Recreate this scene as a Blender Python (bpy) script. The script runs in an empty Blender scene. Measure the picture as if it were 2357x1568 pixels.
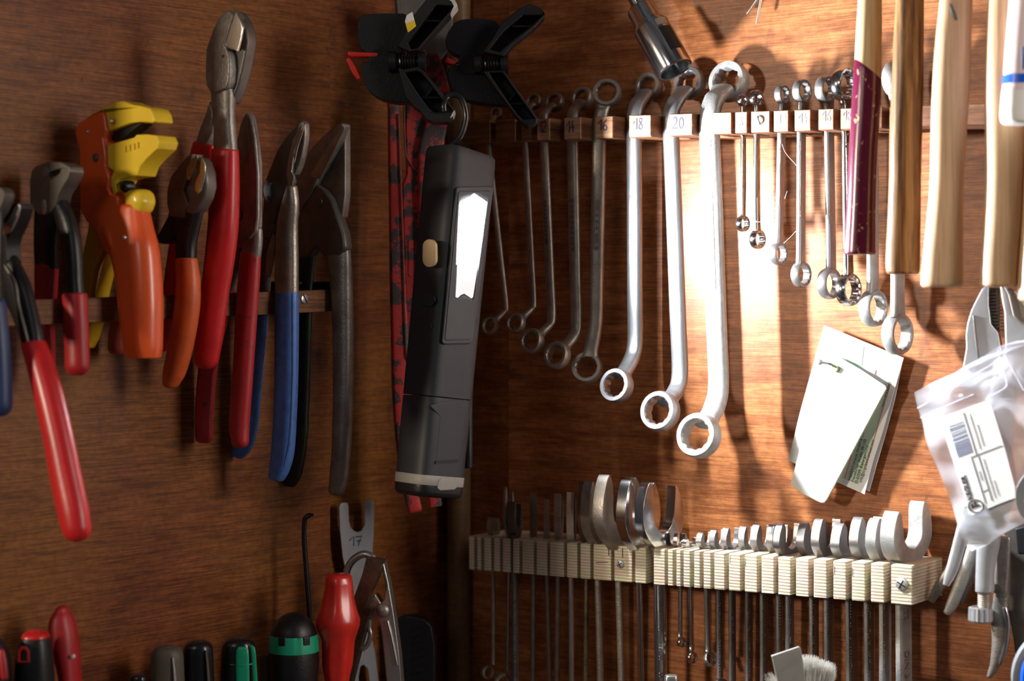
import bpy, bmesh, math, random
from math import sin, cos, pi, radians, sqrt, atan2
from mathutils import Vector, Matrix
from mathutils.geometry import tessellate_polygon
random.seed(7)
SC = bpy.context.scene
COL = SC.collection
# ---------------------------------------------------------------- camera model
F = 4300.0; CX = 1178.5; HY = 680.0
AR = radians(36); AL = radians(50)
UP = Vector((0, 0, 1))
eR = Vector((cos(AR), -sin(AR), 0)); nR = Vector((-sin(AR), -cos(AR), 0))   # right hand wall
eL = Vector((cos(AL), sin(AL), 0)); nL = Vector((sin(AL), -cos(AL), 0))     # left hand wall

def ray(px, py): return Vector(((px - CX) / F, 1.0, -(py - HY) / F))

class Fr:
    """A vertical plane in the room: origin, normal, in-plane axes x (horizontal) and Z."""
    def __init__(s, o, n):
        s.o = Vector(o); s.n = Vector(n).normalized(); s.x = UP.cross(s.n).normalized(); s.z = UP
    def p(s, px, py, d=0.0):
        r = ray(px, py)
        return r * (((s.o + s.n * d).dot(s.n)) / r.dot(s.n))
    def ab(s, px, py):
        v = s.p(px, py) - s.o
        return v.dot(s.x), v.z
    def w(s, a, b, d=0.0): return s.o + s.x * a + s.z * b + s.n * d

OR = Vector((0, 1.633, 0)); OL = Vector((0, 1.7456, 0))
def FR(d): return Fr(OR + nR * d, nR)
def FL(d): return Fr(OL + nL * d, nL)
RAILR = 0.055; RAILL = 0.058
def yawn(deg):      # normal facing the room, turned deg to the right of straight at the viewer
    a = radians(deg); return Vector((sin(a), -cos(a), 0))
def FS(px, py, d=RAILR, yaw=None):      # plane square to the right wall
    return Fr(FR(d).p(px, py), eR if yaw is None else yawn(yaw))
def FP(px, d=RAILL):                    # plane square to the left wall
    return Fr(FL(d).p(px, 690), -eL)
def FY(px, py, y, yaw=0.0):             # plane through a point at depth y
    return Fr(ray(px, py) * y, yawn(yaw))

# ---------------------------------------------------------------- materials
MATS = {}
def new_mat(name):
    m = bpy.data.materials.new(name); m.use_nodes = True
    nt = m.node_tree; b = nt.nodes['Principled BSDF']
    return m, nt, b
def plain(name, col, rough=.5, metal=0.0, var=.25, scale=60, bump=.1, col2=None, thr=None, coat=0, stretch=(1, 1, 1), spec=.5):
    """Principled with a noise driven second colour and a little bump."""
    if name in MATS: return MATS[name]
    m, nt, b = new_mat(name)
    N = nt.nodes.new; L = nt.links.new
    tc = N('ShaderNodeTexCoord'); mp = N('ShaderNodeMapping'); mp.inputs['Scale'].default_value = stretch
    L(tc.outputs['Object'], mp.inputs['Vector'])
    no = N('ShaderNodeTexNoise'); no.inputs['Scale'].default_value = scale; no.inputs['Detail'].default_value = 6
    no.inputs['Roughness'].default_value = .65
    L(mp.outputs[0], no.inputs['Vector'])
    rp = N('ShaderNodeValToRGB')
    c2 = col2 or tuple(max(0, c * (1 - var)) for c in col)
    if thr is None:
        rp.color_ramp.elements[0].position = .3; rp.color_ramp.elements[1].position = .7
    else:
        rp.color_ramp.elements[0].position = thr; rp.color_ramp.elements[1].position = thr + .04
    rp.color_ramp.elements[0].color = (*c2, 1); rp.color_ramp.elements[1].color = (*col, 1)
    L(no.outputs['Fac'], rp.inputs['Fac']); L(rp.outputs['Color'], b.inputs['Base Color'])
    b.inputs['Roughness'].default_value = rough; b.inputs['Metallic'].default_value = metal
    b.inputs['Specular IOR Level'].default_value = spec
    if coat: b.inputs['Coat Weight'].default_value = coat; b.inputs['Coat Roughness'].default_value = .15
    if bump:
        n2 = N('ShaderNodeTexNoise'); n2.inputs['Scale'].default_value = scale * 9; n2.inputs['Detail'].default_value = 3
        L(mp.outputs[0], n2.inputs['Vector'])
        bp = N('ShaderNodeBump'); bp.inputs['Strength'].default_value = bump; bp.inputs['Distance'].default_value = .0006
        L(n2.outputs['Fac'], bp.inputs['Height']); L(bp.outputs[0], b.inputs['Normal'])
    MATS[name] = m
    return m

def wood(name, dark, light, pore=.5, grain=(3, 3, 70), rough=.45, blotch=.5, blotch_col=(.03, .012, .02), rot=0, fine=(30, 30, 1100), lines=None, yel=None, coat=.0):
    """Plywood or board: long grain along x, pore dashes, blotchy stains."""
    if name in MATS: return MATS[name]
    m, nt, b = new_mat(name)
    N = nt.nodes.new; L = nt.links.new
    tc = N('ShaderNodeTexCoord')
    def noise(scale, sc, det=5, dist=0.0, rough_=.6):
        mp = N('ShaderNodeMapping'); mp.inputs['Scale'].default_value = scale
        L(tc.outputs['Object'], mp.inputs['Vector'])
        n = N('ShaderNodeTexNoise'); n.inputs['Scale'].default_value = sc; n.inputs['Detail'].default_value = det
        n.inputs['Distortion'].default_value = dist; n.inputs['Roughness'].default_value = rough_
        L(mp.outputs[0], n.inputs['Vector']); return n
    def ramp(src, p0, c0, p1, c1):
        r = N('ShaderNodeValToRGB'); r.color_ramp.elements[0].position = p0; r.color_ramp.elements[1].position = p1
        r.color_ramp.elements[0].color = (*c0, 1); r.color_ramp.elements[1].color = (*c1, 1)
        L(src, r.inputs['Fac']); return r
    def mix(kind, f, a, c):
        x = N('ShaderNodeMix'); x.data_type = 'RGBA'; x.blend_type = kind
        if isinstance(f, float): x.inputs[0].default_value = f
        else: L(f, x.inputs[0])
        L(a, x.inputs[6])
        if isinstance(c, tuple): x.inputs[7].default_value = (*c, 1)
        else: L(c, x.inputs[7])
        return x.outputs[2]
    g = noise(grain, 1.0, 7, .6)
    base = ramp(g.outputs['Fac'], .32, dark, .68, light).outputs['Color']
    if yel:
        y = noise((1, 1, 1), 5.0, 4)
        base = mix('MIX', ramp(y.outputs['Fac'], .42, (0, 0, 0), .62, (1, 1, 1)).outputs['Color'], base, yel)
    p = noise(fine, 1.0, 4, .3)
    base = mix('MULTIPLY', pore, base, ramp(p.outputs['Fac'], .40, (.22, .14, .12), .56, (1, 1, 1)).outputs['Color'])
    p2 = noise((fine[0] * 6, fine[1] * 6, fine[2] * .22), 1.0, 3)
    base = mix('MULTIPLY', pore * .6, base, ramp(p2.outputs['Fac'], .36, (.35, .25, .22), .6, (1, 1, 1)).outputs['Color'])
    s = noise((1.6, 1.6, 1), 15.0, 6, .8)
    base = mix('MIX', ramp(s.outputs['Fac'], .60, (0, 0, 0), .80, (blotch, blotch, blotch)).outputs['Color'], base, blotch_col)
    s2 = noise((1, 1, .8), 75.0, 4, .4)
    base = mix('MIX', ramp(s2.outputs['Fac'], .70, (0, 0, 0), .80, (blotch, blotch, blotch)).outputs['Color'], base, blotch_col)
    L(base, b.inputs['Base Color'])
    b.inputs['Roughness'].default_value = rough; b.inputs['Specular IOR Level'].default_value = .35
    bp = N('ShaderNodeBump'); bp.inputs['Strength'].default_value = .12; bp.inputs['Distance'].default_value = .0005
    L(p.outputs['Fac'], bp.inputs['Height']); L(bp.outputs[0], b.inputs['Normal'])
    MATS[name] = m
    return m

def plymat(name, a, c, period=.0024):
    """Layered plywood edge: alternating veneers in z."""
    if name in MATS: return MATS[name]
    m, nt, b = new_mat(name); N = nt.nodes.new; L = nt.links.new
    tc = N('ShaderNodeTexCoord'); no = N('ShaderNodeTexNoise'); no.inputs['Scale'].default_value = 90
    no.inputs['Detail'].default_value = 4
    L(tc.outputs['Object'], no.inputs['Vector'])
    wv = N('ShaderNodeTexWave'); wv.wave_type = 'BANDS'; wv.bands_direction = 'Z'
    wv.inputs['Scale'].default_value = 1 / period / 3.1831; wv.inputs['Distortion'].default_value = 1.3
    wv.inputs['Detail Scale'].default_value = 2.5
    L(tc.outputs['Object'], wv.inputs['Vector'])
    rp = N('ShaderNodeValToRGB'); rp.color_ramp.elements[0].position = .25; rp.color_ramp.elements[1].position = .62
    rp.color_ramp.elements[0].color = (*a, 1); rp.color_ramp.elements[1].color = (*c, 1)
    L(wv.outputs['Fac'], rp.inputs['Fac'])
    x = N('ShaderNodeMix'); x.data_type = 'RGBA'; x.blend_type = 'MULTIPLY'; x.inputs[0].default_value = .35
    L(rp.outputs['Color'], x.inputs[6]); L(no.outputs['Color'], x.inputs[7])
    L(x.outputs[2], b.inputs['Base Color']); b.inputs['Roughness'].default_value = .7
    bp = N('ShaderNodeBump'); bp.inputs['Strength'].default_value = .3; bp.inputs['Distance'].default_value = .0010
    L(wv.outputs['Fac'], bp.inputs['Height']); L(bp.outputs[0], b.inputs['Normal'])
    MATS[name] = m
    return m

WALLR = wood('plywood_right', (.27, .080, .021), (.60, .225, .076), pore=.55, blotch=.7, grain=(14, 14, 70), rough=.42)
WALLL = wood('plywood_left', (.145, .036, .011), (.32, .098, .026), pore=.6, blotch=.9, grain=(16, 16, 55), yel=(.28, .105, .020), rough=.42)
RAILW = wood('rail_oiled', (.14, .055, .022), (.30, .125, .05), pore=.5, grain=(8, 8, 260), blotch=.4, rough=.6)
BLOCKW = wood('rail_beech', (.50, .25, .13), (.72, .42, .25), pore=.35, grain=(10, 10, 180), blotch=.15, rough=.6, blotch_col=(.2, .1, .05))
PLY = plymat('rail_ply', (.64, .51, .34), (.86, .77, .60))
POSTW = wood('post_wood', (.11, .055, .02), (.26, .14, .055), pore=.3, grain=(60, 60, 6), blotch=.2, rough=.5)
STEEL = plain('satin_steel', (.37, .36, .365), .36, .8, .25, 90, .25, stretch=(1, 1, .4))
OLDST = plain('worn_steel', (.46, .41, .35), .42, .75, .4, 70, .4)
DUST = plain('dusty_steel', (.47, .465, .45), .5, .6, .3, 120, .5)
CHROME = plain('chrome', (.72, .73, .75), .14, 1.0, .1, 40, .03)
DARKST = plain('dark_steel', (.105, .10, .098), .42, .5, .5, 80, .3, col2=(.17, .14, .115))
GREYST = plain('blade_steel', (.32, .30, .28), .42, .55, .5, 60, .5, col2=(.17, .14, .12))
BLKST = plain('black_steel', (.022, .022, .024), .38, .4, .3, 60, .2)
BRIGHT = plain('bright_edge', (.80, .76, .68), .25, .9, .15, 60, .1)
REDP = plain('red_grip', (.62, .018, .02), .33, 0, .25, 40, .1)
REDW = plain('red_worn', (.42, .022, .026), .4, 0, .3, 230, .2, col2=(.10, .03, .03), thr=.36)
REDD = plain('red_dip', (.45, .015, .02), .45, 0, .3, 40, .1)
REDPAINT = plain('red_paint', (.46, .03, .025), .5, .1, .3, 70, .5, col2=(.05, .035, .035), thr=.47)
REDBR = plain('red_bright', (.75, .03, .02), .3, 0, .3, 60, .05, coat=.4)
ORNG = plain('orange_plastic', (.85, .115, .022), .32, 0, .15, 30, .05, coat=.3)
ORGRIP = plain('orange_grip', (.72, .12, .025), .42, 0, .3, 60, .1)
YEL = plain('yellow_plastic', (.90, .62, .03), .35, 0, .15, 30, .05, coat=.2)
YELDK = plain('yellow_handle', (.62, .35, .01), .4, 0, .2, 30, .05)
BLUE = plain('blue_enamel', (.09, .21, .56), .42, .1, .25, 120, .3, col2=(.05, .13, .38))
BLUEB = plain('blue_bright', (.01, .12, .75), .3)
GREENW = plain('green_worn', (.03, .03, .028), .4, .5, .3, 130, .4, col2=(.008, .06, .015), thr=.42)
BLK = plain('black_plastic', (.0085, .0085, .010), .42, 0, .3, 60, .25)
BLKG = plain('black_gloss', (.012, .012, .014), .25, 0, .3, 60, .05)
RUB = plain('lamp_rubber', (.020, .023, .028), .55, 0, .1, 300, .15)
RUBP = plain('lamp_panel', (.036, .041, .048), .5, 0, .1, 300, .15)
LAMPBAND = plain('lamp_band', (.34, .33, .30), .6, 0, .1, 200, .1)
BUTTON = plain('lamp_button', (.58, .42, .24), .55, 0, .1, 100, .05)
LENSP = plain('lens_plastic', (.85, .88, .92), .3, 0, .05, 50, 0)
GREEN = plain('green_plastic', (.01, .36, .19), .4, 0, .15, 60, .05)
DUSTBLK = plain('dusty_black', (.035, .033, .032), .55, 0, .3, 90, .3, col2=(.09, .075, .055), thr=.62)
PURP = plain('purple_paint', (.105, .006, .030), .22, 0, .25, 190, .15, col2=(.55, .33, .18), thr=.35, coat=.6, stretch=(1, 1, .7))
ASH = wood('ash_handle', (.60, .41, .20), (.78, .60, .36), pore=.25, grain=(70, 70, 5), fine=(400, 400, 14), blotch=.25, rough=.5, blotch_col=(.15, .08, .04))
HICK = wood('dark_handle', (.17, .08, .028), (.50, .28, .11), pore=.8, grain=(110, 110, 9), fine=(300, 300, 12), blotch=.8, rough=.45, blotch_col=(.05, .025, .012))
BEECH = wood('beech_handle', (.58, .36, .20), (.76, .53, .33), pore=.25, grain=(60, 60, 4), fine=(500, 500, 10), blotch=.1, rough=.5, blotch_col=(.12, .06, .04))
TUBEP = plain('tube_plastic', (.80, .66, .68), .35, 0, .05, 30, 0)
WHITEP = plain('white_plastic', (.80, .79, .76), .35, 0, .05, 30, 0)
PAPER = plain('paper_white', (.86, .88, .86), .8, 0, .03, 200, .1)
PAPERG = plain('paper_tint', (.66, .80, .60), .8, 0, .12, 20, .05)
CARDE = plain('card_edge', (.62, .66, .40), .8, 0, .1, 200, .1)
INK = plain('ink', (.03, .03, .07), .6, 0, .1, 20, 0)
INKB = plain('ink_blue', (.22, .26, .42), .6, 0, .2, 20, 0)
INKG = plain('ink_grey', (.10, .12, .11), .7, 0, .1, 20, 0)
INKR = plain('ink_red', (.55, .05, .07), .7, 0, .1, 20, 0)
INKGR = plain('ink_green', (.35, .50, .33), .7, 0, .1, 20, 0)
BRISTLE = plain('bristle', (.82, .80, .74), .7, 0, .15, 300, .1)
ZINC = plain('zinc', (.62, .64, .68), .35, .8, .2, 200, .1)
BRONZE = plain('aged_nickel', (.30, .235, .155), .35, .85, .5, 40, .3, col2=(.10, .075, .05))
NICKEL = plain('nickel', (.55, .54, .50), .3, .85, .25, 50, .2)
GALV = plain('galvanised', (.42, .44, .47), .5, .6, .15, 90, .15)
SATIN = plain('satin_chrome', (.60, .61, .64), .3, .5, .2, 60, .15)
WIREM = plain('thread', (.8, .78, .74), .8, 0, .1, 20, 0)
PAINTW = plain('paint_smear', (.55, .55, .55), .7, 0, .4, 160, .3)
CASE = plain('reddish_fabric', (.2, .02, .02), .5)

def glassy(name, col, alpha, rough=.35):
    m, nt, b = new_mat(name)
    b.inputs['Base Color'].default_value = (*col, 1); b.inputs['Roughness'].default_value = rough
    tr = nt.nodes.new('ShaderNodeBsdfTransparent'); mx = nt.nodes.new('ShaderNodeMixShader')
    tl = nt.nodes.new('ShaderNodeBsdfTranslucent'); tl.inputs[0].default_value = (*col, 1)
    m2 = nt.nodes.new('ShaderNodeMixShader'); m2.inputs[0].default_value = .35
    nt.links.new(b.outputs[0], m2.inputs[1]); nt.links.new(tl.outputs[0], m2.inputs[2])
    mx.inputs[0].default_value = alpha
    nt.links.new(tr.outputs[0], mx.inputs[1]); nt.links.new(m2.outputs[0], mx.inputs[2])
    nt.links.new(mx.outputs[0], nt.nodes['Material Output'].inputs['Surface'])
    MATS[name] = m; return m
BAG = glassy('bag_film', (.80, .82, .90), .55)

def emit(name, col, s):
    m, nt, b = new_mat(name)
    b.inputs['Base Color'].default_value = (.8, .8, .8, 1)
    b.inputs['Emission Color'].default_value = (*col, 1); b.inputs['Emission Strength'].default_value = s
    MATS[name] = m; return m

# ---------------------------------------------------------------- mesh building
class M:
    def __init__(s): s.v = []; s.f = []
    def add(s, v, f):
        k = len(s.v); s.v += [Vector(q) for q in v]; s.f += [tuple(i + k for i in g) for g in f]; return s

class Thing:
    pass
def T(name, label, cat, loc, group=None):
    o = bpy.data.objects.new(name, None); COL.objects.link(o); o.location = loc; o.empty_display_size = .02
    o['label'] = label; o['category'] = cat
    if group: o['group'] = group
    return o
def worldloc(o):
    l = Vector(o.location)
    while o.parent: o = o.parent; l += Vector(o.location)
    return l
def build(name, m, mat, parent=None, smooth=True, bevel=0, seg=2, rotz=None, label=None, ang=35, autos=40):
    me = bpy.data.meshes.new(name)
    if parent: off = worldloc(parent); loc = Vector((0, 0, 0))
    else:
        off = sum(m.v, Vector()) / len(m.v); loc = off
    vs = [q - off for q in m.v]
    if rotz is not None:
        R = Matrix.Rotation(-rotz, 3, 'Z'); vs = [R @ q for q in vs]
    me.from_pydata(vs, [], m.f)
    bm = bmesh.new(); bm.from_mesh(me)
    bmesh.ops.remove_doubles(bm, verts=bm.verts, dist=1e-6)
    bmesh.ops.recalc_face_normals(bm, faces=bm.faces); bm.to_mesh(me); bm.free()
    me.materials.append(mat)
    o = bpy.data.objects.new(name, me); COL.objects.link(o); o.location = loc
    if rotz is not None: o.rotation_euler = (0, 0, rotz)
    if parent: o.parent = parent
    if bevel:
        b = o.modifiers.new('b', 'BEVEL'); b.width = bevel; b.segments = seg; b.limit_method = 'ANGLE'; b.angle_limit = radians(ang)
        b.harden_normals = False
    if smooth:
        me.polygons.foreach_set('use_smooth', [True] * len(me.polygons))
        me.set_sharp_from_angle(angle=radians(autos)) if not bevel else None
        if bevel:
            w = o.modifiers.new('w', 'WEIGHTED_NORMAL'); w.keep_sharp = True
    if label: o['label'] = label
    return o
def tag(o, label, cat, group=None, kind=None):
    if label: o['label'] = label
    if cat: o['category'] = cat
    if group: o['group'] = group
    if kind: o['kind'] = kind
    return o

def cat_closed(P, n=3):
    out = []; L = len(P)
    for i in range(L):
        p0, p1, p2, p3 = (Vector(P[(i + k - 1) % L]) for k in range(4))
        for j in range(n):
            t = j / n
            out.append(.5 * ((2 * p1) + (p2 - p0) * t + (2 * p0 - 5 * p1 + 4 * p2 - p3) * t * t + (3 * p1 - p0 - 3 * p2 + p3) * t ** 3))
    return [tuple(q) for q in out]
def cat_open(P, n=4):
    P = [Vector(p) for p in P]; Q = [P[0] * 2 - P[1]] + P + [P[-1] * 2 - P[-2]]; out = []
    for i in range(1, len(Q) - 2):
        p0, p1, p2, p3 = Q[i - 1:i + 3]
        for j in range(n):
            t = j / n
            out.append(.5 * ((2 * p1) + (p2 - p0) * t + (2 * p0 - 5 * p1 + 4 * p2 - p3) * t * t + (3 * p1 - p0 - 3 * p2 + p3) * t ** 3))
    out.append(P[-1]); return out

def slab(m, top, bot, holes=()):
    """outline points front/back (3D lists) -> closed solid; holes: list of (front, back)."""
    loops = [(top, bot)] + list(holes)
    fr = [a for a, b in loops]
    tri = tessellate_polygon([[Vector(p) for p in a] for a in fr])
    flat_t = [p for a, b in loops for p in a]; flat_b = [p for a, b in loops for p in b]
    n = len(flat_t); k = 0; faces = []
    for t in tri: faces.append(tuple(t)); faces.append(tuple(i + n for i in reversed(t)))
    for a, b in loops:
        L = len(a)
        for i in range(L):
            j = (i + 1) % L; faces.append((k + i, k + j, n + k + j, n + k + i))
        k += L
    m.add(flat_t + flat_b, faces)

def prism(fr, pts, t, d=0.0, sm=0, m=None, holes=(), tb=None):
    """pixel outline on plane fr, extruded t metres about offset d."""
    m = m or M()
    if sm: pts = cat_closed(pts, sm)
    mid = [fr.p(x, y, d) for x, y in pts]
    hs = []
    for h in holes:
        hm = [fr.p(x, y, d) for x, y in h]
        hs.append(([q + fr.n * t / 2 for q in hm], [q - fr.n * t / 2 for q in hm]))
    slab(m, [q + fr.n * t / 2 for q in mid], [q - fr.n * t / 2 for q in mid], hs)
    return m
def circ(x, y, rx, ry=None, n=20, a0=0, a1=360):
    ry = ry or rx
    full = abs(a1 - a0) >= 360
    return [(x + rx * cos(radians(a0 + (a1 - a0) * i / (n if full else n - 1))), y + ry * sin(radians(a0 + (a1 - a0) * i / (n if full else n - 1)))) for i in range(n)]

def skin(m, rings, cap=True):
    n = len(rings[0]); v = [p for r in rings for p in r]; f = []
    for i in range(len(rings) - 1):
        for j in range(n):
            k = (j + 1) % n; f.append((i * n + j, i * n + k, (i + 1) * n + k, (i + 1) * n + j))
    if cap:
        f.append(tuple(range(n))); f.append(tuple(reversed([(len(rings) - 1) * n + j for j in range(n)])))
    m.add(v, f)

def sect(c, s, t, k=2.0, n=16):
    out = []
    for i in range(n):
        a = 2 * pi * i / n; ca, sa = cos(a), sin(a)
        out.append(c + s * (abs(ca) ** (2 / k) * (1 if ca >= 0 else -1)) + t * (abs(sa) ** (2 / k) * (1 if sa >= 0 else -1)))
    return out
def loft3(m, rows, k=2.0, n=16, sub=4, caps=(1, 1)):
    """rows: (centre, side vector, thickness vector)."""
    rr = []
    for q in cat_open([tuple(c) + tuple(s) + tuple(t) for c, s, t in rows], sub) if sub > 1 else [Vector(tuple(c) + tuple(s) + tuple(t)) for c, s, t in rows]:
        q = list(q); rr.append((Vector(q[0:3]), Vector(q[3:6]), Vector(q[6:9])))
    rings = [sect(c, s, t, k, n) for c, s, t in rr]
    def endcap(a, b, f):
        c, s, t = a; dirv = (c - b[0]).normalized(); r = min(s.length, t.length) * f; out = []
        for th in (25, 50, 70, 84):
            sc = cos(radians(th)); q = c + dirv * r * sin(radians(th))
            e = s.length - min(s.length, t.length) * (1 - sc) * min(1, f)
            e2 = t.length - min(s.length, t.length) * (1 - sc) * min(1, f)
            out.append(sect(q, s.normalized() * max(e, 1e-4), t.normalized() * max(e2, 1e-4), k, n))
        return out
    if caps[0]: rings = list(reversed(endcap(rr[0], rr[1], caps[0]))) + rings
    if caps[1]: rings = rings + endcap(rr[-1], rr[-2], caps[1])
    skin(m, rings)
    return m
def loft(fr, rows, k=2.0, n=16, sub=4, caps=(1, 1), m=None):
    """rows in pixels: (x, y, width_px, thick_mm[, offset_mm]) following the limb."""
    m = m or M(); out = []
    for i, r in enumerate(rows):
        x, y, w, t = r[:4]; d = (r[4] if len(r) > 4 else 0) / 1000
        a = rows[max(0, i - 1)]; b = rows[min(len(rows) - 1, i + 1)]
        dx, dy = b[0] - a[0], b[1] - a[1]; l = math.hypot(dx, dy) or 1
        nx, ny = -dy / l, dx / l
        if nx < 0: nx, ny = -nx, -ny
        p, q = fr.p(x - nx * w / 2, y - ny * w / 2, d), fr.p(x + nx * w / 2, y + ny * w / 2, d)
        out.append(((p + q) / 2, (q - p) / 2, fr.n * t / 2000))
    return loft3(m, out, k, n, sub, caps)
def lofte(fr, rows, k=2.0, n=20, sub=4, caps=(0, .4), m=None):
    """rows as explicit edges: (xl,yl,xr,yr,thick_mm[,offset_mm])."""
    m = m or M(); out = []
    for r in rows:
        d = (r[5] if len(r) > 5 else 0) / 1000
        p, q = fr.p(r[0], r[1], d), fr.p(r[2], r[3], d)
        out.append(((p + q) / 2, (q - p) / 2, fr.n * r[4] / 2000))
    return loft3(m, out, k, n, sub, caps)
def tube(m, P, r, n=10, sub=4, caps=True):
    P = cat_open(P, sub) if sub > 1 else [Vector(p) for p in P]
    rings = []; u = None
    for i, p in enumerate(P):
        t = (P[min(i + 1, len(P) - 1)] - P[max(i - 1, 0)]).normalized()
        if u is None: u = t.orthogonal().normalized()
        u = (u - t * u.dot(t)).normalized(); v = t.cross(u)
        rad = r if not callable(r) else r(i / (len(P) - 1))
        rings.append([p + u * rad * cos(2 * pi * j / n) + v * rad * sin(2 * pi * j / n) for j in range(n)])
    skin(m, rings, caps); return m
def lathe(m, p0, ax, prof, n=32, fac=None):
    """prof: (t along axis, radius) in metres."""
    ax = Vector(ax).normalized(); u = ax.orthogonal().normalized(); v = ax.cross(u); rings = []
    for t, r in prof:
        ring = []
        for j in range(n):
            a = 2 * pi * j / n; rr = r * (fac(a, t) if fac else 1)
            ring.append(Vector(p0) + ax * t + u * rr * cos(a) + v * rr * sin(a))
        rings.append(ring)
    skin(m, rings); return m
def ringhead(m, c, ax, ro, ri, h, star=.93, up=UP, n=48):
    """closed end of a spanner: barrel outside, twelve-point bore."""
    ax = Vector(ax).normalized(); u = (up - ax * up.dot(ax)).normalized(); v = ax.cross(u)
    rings = []
    prof = [('i', -h / 2 * .8), ('c', -h / 2), ('e', -h / 2), ('o', -h * .3), ('o2', 0), ('o', h * .3), ('e', h / 2), ('c', h / 2), ('i', h / 2 * .8)]
    for kind, t in prof:
        ring = []
        for j in range(n):
            a = 2 * pi * j / n; s = 1 if (j // 2) % 2 == 0 else star
            r = {'i': ri * s, 'c': ri * 1.05, 'e': ro * .925, 'o': ro * .985, 'o2': ro}[kind]
            ring.append(c + ax * t + u * r * cos(a) + v * r * sin(a))
        rings.append(ring)
    rings.append(rings[0])
    nn = n; vv = [p for r in rings[:-1] for p in r]; R = len(rings) - 1; f = []
    for i in range(R):
        for j in range(nn):
            k = (j + 1) % nn; i2 = (i + 1) % R
            f.append((i * nn + j, i * nn + k, i2 * nn + k, i2 * nn + j))
    m.add(vv, f); return m
def box(m, c, ux, uy, uz):
    v = [c + ux * a + uy * b + uz * d for a in (-1, 1) for b in (-1, 1) for d in (-1, 1)]
    m.add(v, [(0, 1, 3, 2), (4, 6, 7, 5), (0, 4, 5, 1), (2, 3, 7, 6), (0, 2, 6, 4), (1, 5, 7, 3)]); return m

def text(name, s, fr, px, py, h, ang, mat, parent, d=.0004, bold=0.0, sx=1.0):
    """lettering lying on plane fr; h in metres; ang = reading direction in degrees in the plane."""
    cu = bpy.data.curves.new(name, 'FONT'); cu.body = s; cu.size = h / .7; cu.align_x = 'LEFT'; cu.align_y = 'CENTER'
    cu.offset = bold; cu.extrude = .00012
    ob = bpy.data.objects.new('t', cu); COL.objects.link(ob)
    me = bpy.data.meshes.new_from_object(ob.evaluated_get(bpy.context.evaluated_depsgraph_get()))
    bpy.data.objects.remove(ob)
    c = fr.p(px, py, d); a = radians(ang); off = worldloc(parent)
    xx = fr.x * cos(a) + UP * sin(a); yy = fr.x * -sin(a) + UP * cos(a)
    for v in me.vertices:
        q = c + xx * v.co.x * sx + yy * v.co.y + fr.n * v.co.z; v.co = q - off
    me.materials.clear(); me.materials.append(mat)
    o = bpy.data.objects.new(name, me); COL.objects.link(o); o.parent = parent
    return o
DIG = {'1': [[(0, .55), (.45, 1), (.42, 0)]], '2': [[(.05, .8), (.3, 1), (.55, .8), (.4, .45), (0, .03), (.6, .05)]],
       '4': [[(.4, 1), (.02, .4), (.62, .45)], [(.42, .7), (.38, 0)]], '6': [[(.5, 1), (.12, .55), (.08, .2), (.35, 0), (.55, .22), (.38, .48), (.12, .35)]],
       '8': [[(.5, .85), (.28, 1), (.1, .78), (.3, .55), (.52, .25), (.28, 0), (.05, .22), (.25, .5), (.5, .85)]],
       '0': [[(.3, 1), (.08, .7), (.1, .2), (.32, 0), (.55, .3), (.52, .8), (.3, 1)]],
       '7': [[(.02, .95), (.6, 1), (.35, .5), (.25, 0)], [(.1, .5), (.5, .55)]], '/': [[(0, 0), (.5, 1)]], '|': [[(.3, 0), (.3, 1)]], '-': [[(0, .5), (.9, .5)]],
       '9': [[(.5, .8), (.3, 1), (.1, .8), (.3, .55), (.52, .8), (.42, 0)]]}
def pen(name, s, fr, px, py, hpx, mat, parent, wpx=None, r=.0005, d=.0002):
    """handwritten marks with a pen: flat strokes; px,py = lower left corner."""
    m = M(); x = px; wpx = wpx or hpx * .8
    for ch in s:
        for st in DIG[ch]:
            P = [fr.p(x + a * wpx, py - b * hpx, d) for a, b in st]
            P = cat_open(P, 4) if len(P) > 2 and ch not in '147/' else P
            k = len(m.v)
            tube(m, P, r, 6, 1)
            for i in range(k, len(m.v)):      # flatten on the surface
                q = m.v[i]; dd = (q - fr.o).dot(fr.n); m.v[i] = q - fr.n * (dd - d) * .7
        x += wpx * (.62 if ch in '1|' else .8)
    return build(name, m, mat, parent)
def screw(fr, px, py, r, parent, cross=False, ang=70, d=0.0, name='screw', mat=None):
    c = fr.p(px, py, d); m = M()
    lathe(m, c - fr.n * .002, fr.n, [(0, r * .9), (.0022, r), (.003, r * .93), (.0034, r * .6), (.0035, .0001)], 24)
    o = build(name, m, mat or ZINC, parent)
    m = M()
    for a in ((ang, ang + 90) if cross else (ang,)):
        a = radians(a); u = fr.x * cos(a) + UP * sin(a); v = fr.x * -sin(a) + UP * cos(a)
        box(m, c + fr.n * .0012, u * r * (.7 if cross else .95), v * r * (.1 if cross else .12), fr.n * .0005)
    build('screw_slot', m, BLKST, o, smooth=False)
    return o

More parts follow.
